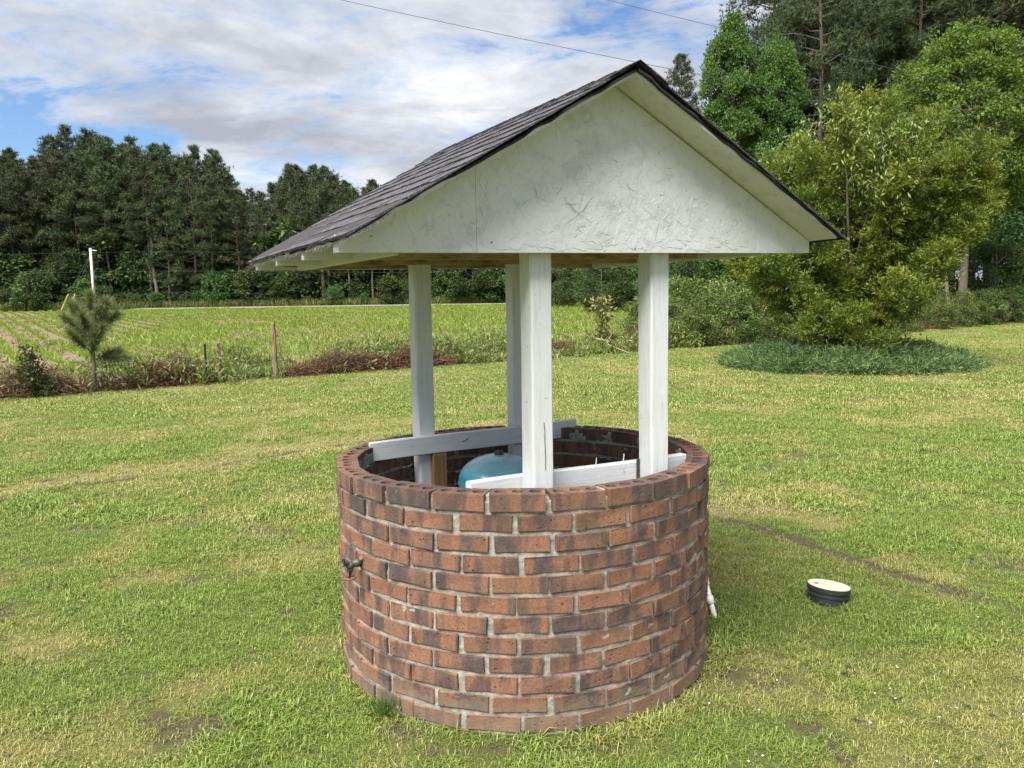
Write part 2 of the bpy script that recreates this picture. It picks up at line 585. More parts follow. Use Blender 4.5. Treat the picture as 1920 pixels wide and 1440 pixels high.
def mat_shingle():
    m, t, p = new_mat('asphalt_shingle')
    o = objc(t); w = posw(t)
    r = orand(t)
    gran = math_node(t, 'ADD', math_node(t, 'MULTIPLY', noise(t, w, 95, 3, 0.8), 0.6), math_node(t, 'MULTIPLY', noise(t, w, 300, 2, 0.8), 0.4))
    c = ramp(t, gran, [(0.40, (0.008, 0.0075, 0.009)), (0.5, (0.036, 0.034, 0.040)), (0.60, (0.14, 0.134, 0.148))])
    c = mix(t, math_node(t, 'MULTIPLY', r, 0.35), c, (0.035, 0.033, 0.038))
    lich = noise(t, w, 9, 5, 0.7)
    c = mix(t, ramp(t, lich, [(0.58, 0.0), (0.74, 0.55)]), c, (0.20, 0.20, 0.18))
    t.links.new(c, p.inputs['Base Color'])
    p.inputs['Roughness'].default_value = 0.8
    bump(t, p, gran, 0.6, 0.003)
    return m


def mat_tank():
    m, t, p = new_mat('blue_enamel')
    o = objc(t)
    c = ramp(t, noise(t, o, 3.0, 4), [(0.35, (0.022, 0.16, 0.24)), (0.6, (0.045, 0.26, 0.34))])
    sp = N(t, 'ShaderNodeSeparateXYZ'); t.links.new(o, sp.inputs[0])
    pale_top = math_node(t, 'MULTIPLY', ramp(t, sp.outputs[2], [(0.80, 0.0), (0.885, 0.75)]), ramp(t, noise(t, o, 14, 5, 0.7), [(0.3, 0.35), (0.65, 1.0)]))
    c = mix(t, pale_top, c, (0.34, 0.38, 0.36))  # paler, blotchy tone towards the top of the dome
    rust = math_node(t, 'MULTIPLY', ramp(t, noise(t, mapping(t, o, loc=(2, 5, 1)), 26, 5, 0.7), [(0.56, 0.0), (0.64, 0.9)]), ramp(t, noise(t, o, 5, 3), [(0.5, 0.0), (0.62, 1.0)]))
    c = mix(t, rust, c, (0.16, 0.085, 0.05))
    t.links.new(c, p.inputs['Base Color'])
    p.inputs['Roughness'].default_value = 0.34
    p.inputs['Coat Weight'].default_value = 0.2
    bump(t, p, noise(t, o, 30, 4), 0.08, 0.004)
    return m


M['brick'] = mat_brick()
M['mortar'] = mat_simple('mortar', (0.285, 0.265, 0.225), 0.95, 45, 0.30, 0.9, 0.006, dark=(0.16, 0.15, 0.12), dthr=(0.5, 0.72))
M['post'] = mat_paint('white_paint_post', (0.64, 0.655, 0.655), grain=(42, 42, 2.2), algae=0.22)
M['board'] = mat_paint('white_paint_board', (0.61, 0.62, 0.615), grain=(2.2, 42, 42), algae=0.25, scuff=0.75)
M['osb'] = mat_paint('white_paint_osb', (0.62, 0.625, 0.62), grain=(6, 6, 6), algae=0.10, scuff=0.10, peel=(0.735, 0.77))
M['osb_soffit'] = mat_paint('white_paint_soffit', (0.64, 0.64, 0.62), grain=(8, 8, 8), algae=0.35, scuff=0.6, peel=(0.68, 0.72))
M['rawosb'] = mat_simple('bare_strand_board', (0.33, 0.25, 0.15), 0.85, 14, 0.35, 0.4, 0.003, stretch=(1, 1, 2.5), dark=(0.14, 0.10, 0.06), dthr=(0.52, 0.66))
M['lumber'] = mat_simple('treated_lumber', (0.24, 0.13, 0.055), 0.8, 2.4, 0.35, 0.4, 0.003, stretch=(24, 24, 1.4), dark=(0.07, 0.045, 0.025))
M['shingle'] = mat_shingle()
M['felt'] = mat_simple('roofing_felt', (0.022, 0.020, 0.020), 0.9, 60, 0.5, 0.7, 0.004)
M['crack'] = mat_simple('dark_wood_split', (0.05, 0.042, 0.032), 0.95, 50, 0.3)
M['tank'] = mat_tank()
M['crevice'] = mat_simple('crevice_shade', (0.33, 0.33, 0.26), 0.9, 40, 0.4)  # dark tone that paints shade into the gable's strand crevices
M['black_plastic'] = mat_simple('black_plastic', (0.020, 0.021, 0.024), 0.5, 40, 0.3, 0.15, 0.002)
M['cream_plastic'] = mat_simple('cream_plastic', (0.44, 0.43, 0.34), 0.65, 30, 0.10, 0.2, 0.002, dark=(0.30, 0.27, 0.18), dthr=(0.54, 0.70))
M['pvc'] = mat_simple('white_pvc', (0.72, 0.70, 0.62), 0.45, 22, 0.10, 0.05, 0.002, dark=(0.35, 0.29, 0.18), dthr=(0.6, 0.75))
M['bronze'] = mat_simple('weathered_bronze', (0.075, 0.078, 0.062), 0.6, 60, 0.35, 0.3, 0.002, metallic=0.4)
M['rust'] = mat_simple('rusty_red_metal', (0.17, 0.075, 0.05), 0.85, 80, 0.4, 0.5, 0.002)
M['hole'] = mat_simple('brick_core', (0.11, 0.05, 0.032), 0.95, 30, 0.3)
M['bark_pine'] = mat_simple('pine_bark', (0.135, 0.105, 0.085), 0.95, 6, 0.4, 0.9, 0.03, stretch=(3, 3, 0.6))
M['bark'] = mat_simple('grey_bark', (0.15, 0.125, 0.10), 0.95, 8, 0.35, 0.8, 0.02, stretch=(3, 3, 0.6))
M['deadwood'] = mat_simple('weathered_dead_wood', (0.20, 0.135, 0.085), 0.95, 5, 0.4, 0.9, 0.02, stretch=(6, 6, 0.7), dark=(0.07, 0.05, 0.035))
M['white_wood'] = mat_simple('pale_pole', (0.62, 0.62, 0.60), 0.8, 4, 0.1)
M['steel'] = mat_simple('dark_steel', (0.045, 0.055, 0.06), 0.6, 30, 0.3, metallic=0.3)
M['wire'] = mat_simple('galvanised_wire', (0.09, 0.09, 0.09), 0.6, 30, 0.2)
M['yellow'] = mat_simple('yellow_guard', (0.55, 0.42, 0.06), 0.6, 10, 0.1)
M['blade'] = mat_grass_blade()
M['lawn'] = mat_lawn()
M['soil'] = mat_ground('field_soil', [(0.3, (0.085, 0.062, 0.038)), (0.5, (0.150, 0.112, 0.072)), (0.7, (0.225, 0.175, 0.12))], 1.2, 14)
M['forest_floor'] = mat_ground('rough_ground', [(0.3, (0.04, 0.045, 0.015)), (0.5, (0.085, 0.095, 0.03)), (0.7, (0.14, 0.12, 0.06))], 0.6, 5)
M['road'] = mat_ground('pale_road', [(0.3, (0.14, 0.135, 0.115)), (0.7, (0.22, 0.21, 0.18))], 0.5, 8)
M['needle_far'] = mat_leaf('pine_needles_dark', [(0, (0.036, 0.055, 0.024)), (0.55, (0.060, 0.085, 0.034)), (0.92, (0.10, 0.125, 0.05)), (1, (0.115, 0.095, 0.05))], 0.12, 0.6, 0.22)
M['needle_tall'] = mat_leaf('pine_needles_tall', [(0, (0.042, 0.064, 0.027)), (0.6, (0.074, 0.102, 0.040)), (0.93, (0.10, 0.12, 0.05)), (1, (0.13, 0.10, 0.055))], 0.15, 0.6, 0.2)
M['needle_young'] = mat_leaf('young_pine_needles', [(0, (0.085, 0.12, 0.045)), (0.7, (0.155, 0.19, 0.075)), (1, (0.25, 0.27, 0.125))], 0.2, 0.55, 0.05)
M['leaf_gum'] = mat_leaf('sweetgum_leaves', [(0, (0.055, 0.115, 0.022)), (0.6, (0.090, 0.170, 0.034)), (1, (0.15, 0.24, 0.055))], 0.35, 0.5, 0.08)
M['leaf_vine'] = mat_leaf('vine_leaves', [(0, (0.075, 0.130, 0.020)), (0.6, (0.125, 0.195, 0.032)), (1, (0.20, 0.265, 0.055))], 0.38, 0.5, 0.08)
M['leaf_dark'] = mat_leaf('understory_leaves', [(0, (0.034, 0.066, 0.017)), (0.6, (0.062, 0.108, 0.028)), (1, (0.125, 0.175, 0.05))], 0.25, 0.55, 0.3)
M['leaf_myrtle'] = mat_leaf('wax_myrtle_leaves', [(0, (0.075, 0.112, 0.014)), (0.5, (0.155, 0.195, 0.024)), (1, (0.27, 0.30, 0.045))], 0.32, 0.45, 0.03, patch=0.75, patch_c=(0.075, 0.13, 0.022), patch_scale=0.75)
M['leaf_pale'] = mat_leaf('pale_vine_leaves', [(0, (0.12, 0.17, 0.05)), (1, (0.30, 0.36, 0.14))], 0.35, 0.45, 0.03)
M['leaf_juniper'] = mat_leaf('juniper_sprays', [(0, (0.044, 0.085, 0.026)), (0.6, (0.090, 0.150, 0.048)), (1, (0.17, 0.24, 0.085))], 0.15, 0.6, 0.03)
M['leaf_hedge'] = mat_leaf('hedge_leaves', [(0, (0.060, 0.095, 0.020)), (0.6, (0.105, 0.150, 0.035)), (1, (0.23, 0.27, 0.09))], 0.3, 0.5, 0.15)
M['leaf_weed'] = mat_leaf('weed_leaves', [(0, (0.075, 0.105, 0.022)), (0.4, (0.135, 0.17, 0.04)), (0.7, (0.22, 0.235, 0.08)), (1, (0.38, 0.33, 0.18))], 0.3, 0.5, 0.1)
M['corn'] = mat_leaf('young_corn_leaves', [(0, (0.14, 0.215, 0.035)), (0.6, (0.23, 0.325, 0.055)), (1, (0.34, 0.42, 0.10))], 0.4, 0.5, 0.02)
M['straw'] = mat_leaf('dead_brush', [(0, (0.055, 0.028, 0.018)), (0.5, (0.125, 0.064, 0.038)), (0.85, (0.23, 0.135, 0.082)), (1, (0.40, 0.32, 0.22))], 0.1, 0.8, 0.04)
M['verge'] = mat_leaf('verge_grass', [(0, (0.08, 0.11, 0.025)), (0.6, (0.14, 0.17, 0.045)), (1, (0.28, 0.25, 0.11))], 0.3, 0.6, 0.02)
M['house_white'] = mat_simple('white_siding', (0.72, 0.73, 0.74), 0.7, 3, 0.06)
M['house_roof'] = mat_simple('grey_roof', (0.16, 0.16, 0.17), 0.8, 3, 0.15)
M['glass'] = mat_simple('dark_glass', (0.03, 0.035, 0.04), 0.1, 3, 0.05)


# ------------------------------------------------------------------ ground, field, road, lawn
def sheet(name, xs, ys, zoff, material, keep=None, attrs=None, parent=None):
    X, Y = np.meshgrid(xs, ys, indexing='ij')
    Z = gz(X, Y) + zoff
    v = np.stack([X, Y, Z], -1).reshape(-1, 3)
    nx, ny = len(xs), len(ys)
    i, j = np.meshgrid(np.arange(nx - 1), np.arange(ny - 1), indexing='ij')
    a = (i * ny + j).ravel()
    f = np.c_[a, a + ny, a + ny + 1, a + 1]
    if keep is not None:
        k = keep(v[:, 0], v[:, 1])
        f = f[k[f].all(1)]
    mb = MB().add(v, f)
    o = mb.build(name, material, parent, smooth=True)
    if attrs:
        for an, fn in attrs.items():
            at = o.data.attributes.new(an, 'FLOAT', 'POINT')
            at.data.foreach_set('value', fn(v[:, 0], v[:, 1]).astype(np.float32))
    return o


big = np.unique(np.concatenate([np.linspace(-1500, -150, 10), np.arange(-150, 151, 6.0), np.linspace(150, 1500, 10)]))
bigy = np.unique(np.concatenate([np.linspace(-900, -30, 8), np.arange(-30, 170, 6.0), np.linspace(170, 2500, 12)]))
tag(sheet('ground', big, bigy, -0.05, M['forest_floor']), kind='structure')
tag(sheet('field_soil', np.arange(-140, 45, 2.5), np.arange(-6, 92.6, 2.5), -0.012, M['soil'], keep=lambda x, y: (y > edge_y(x) - 5) & (y < 92) & (x < 34 - 0.2 * (y - 30))), kind='structure')
tag(sheet('lawn', np.unique(np.round(np.concatenate([np.arange(-24, -8, 0.25), np.arange(-8, 6, 0.05), np.arange(6, 40, 0.25)]), 3)), np.unique(np.round(np.concatenate([np.arange(-6, 2, .4), np.arange(2, 10, 0.05), np.arange(10, 46, 0.2)]), 3)), 0.0, M['lawn'], keep=lambda x, y: y < edge_y(x) + 0.35 * (fbm(x * 0.8, y * 0.8, 2) - 0.5), attrs={'dry': dry, 'bare': bare}), kind='structure')
# road along the far side of the field
rx = np.arange(-46, 70, 3.0)
def road_y(x): return 93.0 + 0.02 * x
rv = []
for x in rx:
    for k in (0, 1):
        y = road_y(x) + k * 4.2
        rv.append((x, y, float(gz(x, y)) + 0.08 + 0.07 * k))
rf = [[2 * i, 2 * i + 2, 2 * i + 3, 2 * i + 1] for i in range(len(rx) - 1)]
tag(MB().add(rv, rf).build('road', M['road']), kind='structure')


# ------------------------------------------------------------------ the brick well
WX, WY, RX, RY = 0.039, 3.445, 0.822, 0.80
H_WELL, NB, NC = 0.892, 24, 12
PITCH = H_WELL / NC


def well_pt(th, inset, z):
    """point on the wall at angle th, inset from the outside face; the rim dips a little to the back"""
    x = (RX - inset) * math.cos(th); y = (RY - inset) * math.sin(th)
    return np.array([WX + x, WY + y, z * (1 - 0.012 * y / RY)])


well = tag(empty('brick_well', (WX, WY, 0)), 'round waist-high brick well with grey mortar standing in the lawn', 'well')
bl, bw, bh = 0.199, 0.092, 0.0595


def brick_mesh(k):
    mb = MB()
    add_chamfer(mb, bl, bw, bh, 0.0022)
    me = mb.mesh('brick', M['brick'])
    r = np.random.default_rng(k)
    co = np.empty(len(me.vertices) * 3, np.float32)
    me.vertices.foreach_get('co', co)
    co = co.reshape(-1, 3)
    co += r.normal(0, 0.0013, co.shape)
    me.vertices.foreach_set('co', co.ravel())
    return me


def cored_brick_mesh(seed):
    """top course brick with three round core holes through it"""
    mb = MB()
    r = np.random.default_rng(seed)
    hx, hy, hz, hr, n = bl / 2, bw / 2, bh / 2, 0.0215, 12
    th = (np.arange(n) + 0.5) * 2 * math.pi / n
    cs = [-0.062, 0.0, 0.062]
    xs = [-hx, -0.031, 0.031, hx]
    # top face: three square rings
    for ci, c in enumerate(cs):
        x0, x1 = xs[ci], xs[ci + 1]
        inner = np.c_[c + hr * np.cos(th), hr * np.sin(th), np.full(n, hz)]
        d = np.c_[np.cos(th), np.sin(th)]
        sx = np.where(d[:, 0] > 0, (x1 - c) / np.maximum(d[:, 0], 1e-6), (x0 - c) / np.minimum(d[:, 0], -1e-6))
        sy = hy / np.maximum(np.abs(d[:, 1]), 1e-6)
        s = np.minimum(sx, sy)
        outer = np.c_[c + d[:, 0] * s, d[:, 1] * s, np.full(n, hz)]
        corners = np.array([[x1, hy, hz], [x0, hy, hz], [x0, -hy, hz], [x1, -hy, hz]])
        v = np.vstack([inner, outer, corners, np.c_[inner[:, :2], np.full(n, hz - 0.05)]])
        j = np.arange(n); j2 = (j + 1) % n
        q = np.c_[j, n + j, n + j2, j2]
        w = np.c_[2 * n + 4 + j, j, j2, 2 * n + 4 + j2]
        mb.add(v, np.vstack([q, w]))
        tri = []
        for k, cpt in enumerate(corners):
            ang = math.atan2(cpt[1], cpt[0] - c) % (2 * math.pi)
            a = max([i for i in range(n) if th[i] <= ang], default=n - 1)
            tri.append([n + a, 2 * n + k, n + (a + 1) % n])
        tri += [[2 * n + 4 + 0, 2 * n + 4 + i, 2 * n + 4 + i + 1] for i in range(1, n - 1)]
        tri = np.array(tri)
        mb.f.append((tri + mb.n - len(v)).ravel()); mb.s.append(np.full(len(tri), 3))
    b = box(-hx, hx, -hy, hy, -hz, hz)
    mb.add(b, BOXF[[0, 2, 3, 4, 5]])
    return mb.mesh('cored_brick', M['brick'])


brick_meshes = [brick_mesh(k) for k in range(5)]
cored_meshes = [cored_brick_mesh(k) for k in range(2)]
for c in range(NC):
    zc = (c + 0.5) * PITCH + 0.004
    off = (0.5 if c % 2 else 0.0) + 0.37 + rnd.uniform(-0.06, 0.06) * (c < NC - 1)
    for k in range(NB):
        th = (k + off + rnd.uniform(-0.025, 0.025)) * 2 * math.pi / NB
        prot = rnd.uniform(-0.003, 0.003) - (0.004 if c == NC - 1 else 0)
        P = well_pt(th, bw / 2 + prot, zc)
        top = c == NC - 1
        o = link('brick', (cored_meshes if top else brick_meshes)[rnd.randrange(2 if top else 5)], well)
        nx, ny = math.cos(th) / RX, math.sin(th) / RY
        o.location = (P[0] - WX, P[1] - WY, P[2] + rnd.uniform(-0.002, 0.002) + (0.001 if top else 0))
        rz = math.atan2(ny, nx) + math.pi / 2
        flip = math.pi if (not top and rnd.random() < 0.5) else 0
        o.rotation_euler = (rnd.uniform(-0.012, 0.012), rnd.uniform(-0.012, 0.012), rz + rnd.uniform(-0.015, 0.015) + flip)
        o.scale = (1 + rnd.uniform(-0.03, 0.02), 1, 1 + rnd.uniform(-0.03, 0.04))

# mortar: one ring filling the joints, recessed and lumpy on both faces
mb = MB()
na, nz = 420, 96
th = np.arange(na) * 2 * math.pi / na
zs = np.linspace(-0.05, H_WELL - 0.028, nz)
T, Zg = np.meshgrid(th, zs, indexing='ij')
lump = (fbm(T * 16, Zg * 26, 3) - 0.5) * 0.007 + (fbm(T * 60, Zg * 70 + 9, 2) - 0.5) * 0.005
for side, ins in ((0, 0.0050), (1, bw - 0.004)):
    I = ins - lump if side == 0 else ins + lump - 0.003
    y = (RY - I) * np.sin(T)
    v = np.stack([(RX - I) * np.cos(T), y, Zg * (1 - 0.012 * y / RY)], -1).reshape(-1, 3)
    i, j = np.meshgrid(np.arange(na), np.arange(nz - 1), indexing='ij')
    a = (i * nz + j).ravel(); b = (((i + 1) % na) * nz + j).ravel()
    f = np.c_[a, b, b + 1, a + 1] if side == 0 else np.c_[a, a + 1, b + 1, b]
    mb.add(v, f)
n0 = na * nz
a = (np.arange(na) * nz + nz - 1); b = np.roll(a, -1)
mb.f.append(np.c_[a, b, b + n0, a + n0].ravel()); mb.s.append(np.full(na, 4))
mb.build('mortar', M['mortar'], well, smooth=True)
# mortar stubs that fill the head joints of the top course part of the way up
for k in range(NB):
    thk = (k + 0.37 + 0.5 + (0.5 if (NC - 1) % 2 else 0)) * 2 * math.pi / NB
    m2 = MB()
    hh = rnd.uniform(0.036, 0.056)
    add_chamfer(m2, 0.021, bw * rnd.uniform(0.8, 0.93), hh, 0.005)
    o = m2.build('mortar_joint', M['mortar'], well)
    P = well_pt(thk, bw / 2 + 0.004, H_WELL - 0.058 + hh / 2)
    o.location = (P[0] - WX, P[1] - WY, P[2]); o.rotation_euler = (rnd.uniform(-.05, .05), rnd.uniform(-.05, .05), math.atan2(math.sin(thk) / RY, math.cos(thk) / RX) + math.pi / 2)
# mortar droppings squeezed out of the inner bed joints
mb = MB()
for k in range(150):
    thk = rnd.uniform(0, 2 * math.pi); c = rnd.randrange(5, 12)
    P = well_pt(thk, bw + 0.002, c * PITCH + 0.004)
    n = 5
    L = rnd.uniform(0.03, 0.11)
    pts = [[(P[0] - WX) + -math.sin(thk) * L * (q / n - 0.5), (P[1] - WY) + math.cos(thk) * L * (q / n - 0.5), P[2] + rnd.uniform(-0.012, 0.004)] for q in range(n + 1)]
    add_tube(mb, pts, [0.003 + rnd.uniform(0, 0.005) for _ in pts], 6)
mb.build('mortar_squeeze', M['mortar'], well, smooth=True)['kind'] = 'stuff'
# earth inside the well
v, f = lathe([(0.001, 0.03), (0.5, 0.035), (0.72, 0.03)], 40)
MB().add(v, f).build('well_floor', M['forest_floor'], well)

# ------------------------------------------------------------------ the roof on four posts (own frame: u along the gable, v towards the back)
PHI = 0.489
roof = tag(empty('well_house', (0.3813, 2.8636, 0), PHI), 'white gabled roof with dark shingles carried on four square posts over the well', 'shelter')
A_, ZB, OV, LEN = 1.0254, 1.747, 0.148, 1.394
ZR, ZUA, AE = 2.388, 2.345, 1.038
PS, PF, PD = 0.2715, 0.107, 1.150
TILT = 0.010


def zbot(u):
    return ZB + TILT * u


def ztop(u):                     # upper face of the shingles; the two eaves differ a little in height
    e = 1.785 if u < 0 else 1.826
    return ZR + (e - ZR) * abs(u) / AE


def zund(u):                     # underside of the roof boards
    return ztop(u) - (0.043 - 0.020 * abs(u) / AE)


# posts
post_mesh_n = 0
for (su, sv) in ((-1, 0), (1, 0), (-1, 1), (1, 1)):
    mb = MB()
    topz = 1.83; w = 0.089
    nseg = 14; ch = 0.007
    prof = np.array([(-w / 2 + ch, -w / 2), (w / 2 - ch, -w / 2), (w / 2, -w / 2 + ch), (w / 2, w / 2 - ch), (w / 2 - ch, w / 2), (-w / 2 + ch, w / 2), (-w / 2, w / 2 - ch), (-w / 2, -w / 2 + ch)])
    zs = np.linspace(0, topz, nseg)
    ph = rnd.uniform(0, 6)
    vv = []
    for z in zs:
        q = prof * (1 + 0.012 * math.sin(z * 5 + ph))
        q = q + np.array([0.0025 * math.sin(z * 3 + ph), 0.0025 * math.cos(z * 2.3 + ph)]) + np.random.default_rng(int(z * 100) + 7).normal(0, 0.0007, q.shape)
        vv += [(x, y, z) for x, y in q]
    ff = [[i * 8 + j, i * 8 + (j + 1) % 8, (i + 1) * 8 + (j + 1) % 8, (i + 1) * 8 + j] for i in range(nseg - 1) for j in range(8)]
    mb.add(vv, ff)
    mb.build('post', M['post'], roof, loc=(su * PS, PF + sv * PD, 0))

# drying split in the post by the spigot-side gable
pts_c = []
mb = MB()
zs = np.linspace(0.95, 1.13, 16)
xs = [-PS + 0.004 + 0.004 * math.sin(z * 14) + rnd.uniform(-.001, .001) for z in zs]
wd = [0.0005 * math.sin(math.pi * (k + 0.6) / 16.6) * (0.3 + 0.7 * abs(math.sin(k * 1.3))) + 0.0001 for k in range(16)]
vv = []
for x, z, d in zip(xs, zs, wd):
    vv += [(x - d, PF - 0.0452, z), (x + d, PF - 0.0452, z), (x - d, PF - 0.040, z), (x + d, PF - 0.040, z)]
ff = []
for i in range(15):
    a = i * 4; b = a + 4
    ff += [[a, a + 1, b + 1, b], [a + 1, a + 3, b + 3, b + 1], [a, b, b + 2, a + 2]]
mb.add(vv, ff).build('split', M['crack'], roof)

# braces between the posts, and bare lumber behind the far one
def plank(name, u0, u1, v, z0, z1, t, material, dz0=0.0, dz1=0.0, seg=8):
    mb = MB()
    L = u1 - u0
    vv = []
    prof = [(-t / 2, z0 + .003), (-t / 2 + .003, z0), (t / 2 - .003, z0), (t / 2, z0 + .003), (t / 2, z1 - .003), (t / 2 - .003, z1), (-t / 2 + .003, z1), (-t / 2, z1 - .003)]
    for k in range(seg + 1):
        s = k / seg
        jig = 0.012 * rnd.uniform(-1, 1) if k in (0, seg) else 0
        for q, (y, z) in enumerate(prof):
            vv.append((u0 + L * s + (rnd.uniform(-.004, .004) if k in (0, seg) else 0), y + 0.003 * math.sin(s * 5), z + dz0 * (1 - s) + dz1 * s + 0.002 * math.sin(s * 7)))
    ff = [[i * 8 + j, (i + 1) * 8 + j, (i + 1) * 8 + (j + 1) % 8, i * 8 + (j + 1) % 8] for i in range(seg) for j in range(8)]
    mb.add(vv, ff)
    base = mb.n - len(vv)
    for e, s in ((0, 1), (seg * 8, -1)):
        idx = [e + q for q in range(8)][::s]
        mb.f.append(np.array(idx) + base); mb.s.append(np.array([8]))
    return mb.build(name, material, roof, loc=(0, v, 0))


VB = PF + PD - 0.0445 - 0.021
plank('brace', -0.580, 0.590, VB, 0.822, 0.912, 0.038, M['board'], -0.004, 0.004)
plank('brace', -0.530, 0.482, PF + 0.0445 + 0.021, 0.828, 0.917, 0.038, M['board'], 0.002, -0.006)
mb = MB()
add_chamfer(mb, 0.075, 0.036, 0.80, 0.004)
mb.build('stub', M['lumber'], roof, loc=(-PS + 0.048, PF + PD - 0.066, 0.418))
# bent nail on the far brace
mb = MB()
add_tube(mb, [(-0.10, VB - 0.022, 0.866), (-0.092, VB - 0.036, 0.872), (-0.075, VB - 0.04, 0.884)], 0.0022, 6)
mb.build('bent_nail', M['steel'], roof)
for u, v in ((0.03, PF + 0.06), (0.17, PF + 0.066)):
    mb = MB(); add_tube(mb, [(u, v, 0.91), (u + 0.004, v, 0.945)], 0.0018, 5); mb.build('nail', M['pvc'], roof)
# thin dark shim between brace and corner post
mb = MB(); mb.add(box(PS - 0.0515, PS - 0.047, PF + 0.028, PF + 0.0442, 0.84, 0.925), BOXF); mb.build('shim', M['crack'], roof)


# joists (bottom chords) and the front and back gables
def prism(poly_uz, v0, v1):
    n = len(poly_uz)
    v = [(u, v0, z) for u, z in poly_uz] + [(u, v1, z) for u, z in poly_uz]
    return v, n


def add_prism(mb, poly, v0, v1):
    v, n = prism(poly, v0, v1)
    mb.add(v, [[i, (i + 1) % n, n + (i + 1) % n, n + i] for i in range(n)])
    base = mb.n - 2 * n
    mb.f.append(np.arange(n)[::-1] + base); mb.s.append(np.array([n]))
    mb.f.append(np.arange(n) + n + base); mb.s.append(np.array([n]))
    return mb


for k in range(4):
    v0 = 0.014 if k == 0 else LEN * k / 3 - 0.019 - (0.014 if k == 3 else 0)
    um = 0.80
    g = lambda u: min(zbot(u) + 0.089, zund(u) - 0.002)
    add_prism(MB(), [(-um, zbot(-um)), (um, zbot(um)), (um, g(um)), (-um, g(-um))], v0, v0 + 0.038).build('joist', M['board'] if k == 0 else M['rawosb'], roof)
    for s_ in (-1, 1):
        e0, e1 = sorted((s_ * um, s_ * A_))
        add_prism(MB(), [(e0, zbot(e0)), (e1, zbot(e1)), (e1, g(e1)), (e0, g(e0))], v0, v0 + 0.038).build('joist_tail', M['board'], roof)
    for s in (-1, 1):            # rafters above each joist
        mb = MB()
        us = [s * 0.02, s * (A_ - 0.10)]
        add_prism(mb, [(us[0], zund(us[0]) - 0.003), (us[1], zund(us[1]) - 0.003), (us[1], zund(us[1]) - 0.07), (us[0], zund(us[0]) - 0.10)], v0 + 0.041, v0 + 0.077) if k < 3 else add_prism(mb, [(us[0], zund(us[0]) - 0.003), (us[1], zund(us[1]) - 0.003), (us[1], zund(us[1]) - 0.07), (us[0], zund(us[0]) - 0.10)], v0 - 0.039, v0 - 0.003)
        mb.build('rafter', M['lumber'], roof)
for s, uu in ((-1, -0.83), (1, 0.83)):
    mb = MB(); mb.add(box(uu - 0.019, uu + 0.019, 0.055, LEN - 0.056, zbot(uu) - 0.006, zbot(uu) + 0.0295) , BOXF)
    mb.build('nailer', M['board'], roof)

gp = [(-A_, zbot(-A_) - 0.001), (A_, zbot(A_) - 0.001), (A_, zund(A_)), (0, zund(0) - 0.001), (-A_, zund(-A_))]
SEAMS = (-0.555, 0.712)
cuts = [-A_, SEAMS[0], SEAMS[1], A_]


def zg(u):
    return zund(u) - 0.005


for k in range(3):               # the gable is clad with three pieces of painted strand board
    a, b = cuts[k] + (0.0006 if k else 0), cuts[k + 1] - (0.0006 if k < 2 else 0)
    poly = [(a, zbot(a) - 0.001), (b, zbot(b) - 0.001), (b, zg(b))] + ([(0, zg(0))] if a < 0 < b else []) + [(a, zg(a))]
    add_prism(MB(), poly, 0.0, 0.0125).build('gable_panel', M['osb'], roof)
add_prism(MB(), [(-A_, zbot(-A_) - 0.001), (A_, zbot(A_) - 0.001), (A_, zg(A_)), (0, zg(0)), (-A_, zg(-A_))], LEN, LEN + 0.0125).build('gable_panel', M['osb'], roof)
# inside of the back gable is bare board
add_prism(MB(), [(-A_ + .12, zbot(0) + 0.002), (A_ - .12, zbot(0) + 0.002), (A_ - .12, zg(A_ - .12) - .02), (0, zg(0) - .02), (-A_ + .12, zg(A_ - .12) - .02)], LEN - 0.040, LEN - 0.034).build('back_lining', M['rawosb'], roof)

# wood strands that stand proud of the painted gable
mb = MB()
r2 = np.random.default_rng(5)
cnt = 0
while cnt < 1700:
    u = r2.uniform(-A_ + 0.03, A_ - 0.03); z = r2.uniform(ZB + 0.015, ZR - 0.06)
    lx = r2.uniform(0.025, 0.11); wx = r2.uniform(0.004, 0.022); an = r2.normal(0, 0.9) + (0.5 if r2.random() < .5 else -0.5)
    rough_zone = math.exp(-((u - 0.05) / 0.42) ** 2 - ((z - 1.87) / 0.2) ** 2)
    if r2.random() > 0.55 + 0.45 * rough_zone:
        continue
    if min(abs(u - SEAMS[0]), abs(u - SEAMS[1])) < 0.5 * lx * abs(math.cos(an)) + 0.5 * wx + 0.003:
        continue
    e = 0.5 * lx * abs(math.cos(an)) + 0.01
    if z + 0.5 * lx * abs(math.sin(an)) > zg(abs(u) + e) - 0.01 or z - 0.5 * lx * abs(math.sin(an)) < zbot(u) + 0.006:
        continue
    lift = (0.0013 + 0.0014 * rough_zone) * r2.uniform(0.3, 1.0)
    c, s = math.cos(an), math.sin(an)
    pts = []
    for (p, q, hgt) in ((-.5, -.5, .25), (-.1, -.58, .5), (.5, -.45, .9), (.56, .1, 1), (.42, .5, .8), (0, .5, 1.0), (-.52, .42, .3)):
        x = p * lx * r2.uniform(.9, 1.1); y = q * wx
        pts.append((u + x * c - y * s, -0.0002 - lift * hgt, z + x * s + y * c))
    base = [(x, 0.001, zz_) for x, y, zz_ in pts]
    mb.add(pts + base, [[i, (i + 1) % 7, 7 + (i + 1) % 7, 7 + i] for i in range(7)])
    mb.f.append(np.arange(7) + mb.n - 14); mb.s.append(np.array([7]))
    cnt += 1
o = mb.build('strand_relief', M['osb'], roof)
o['kind'] = 'stuff'
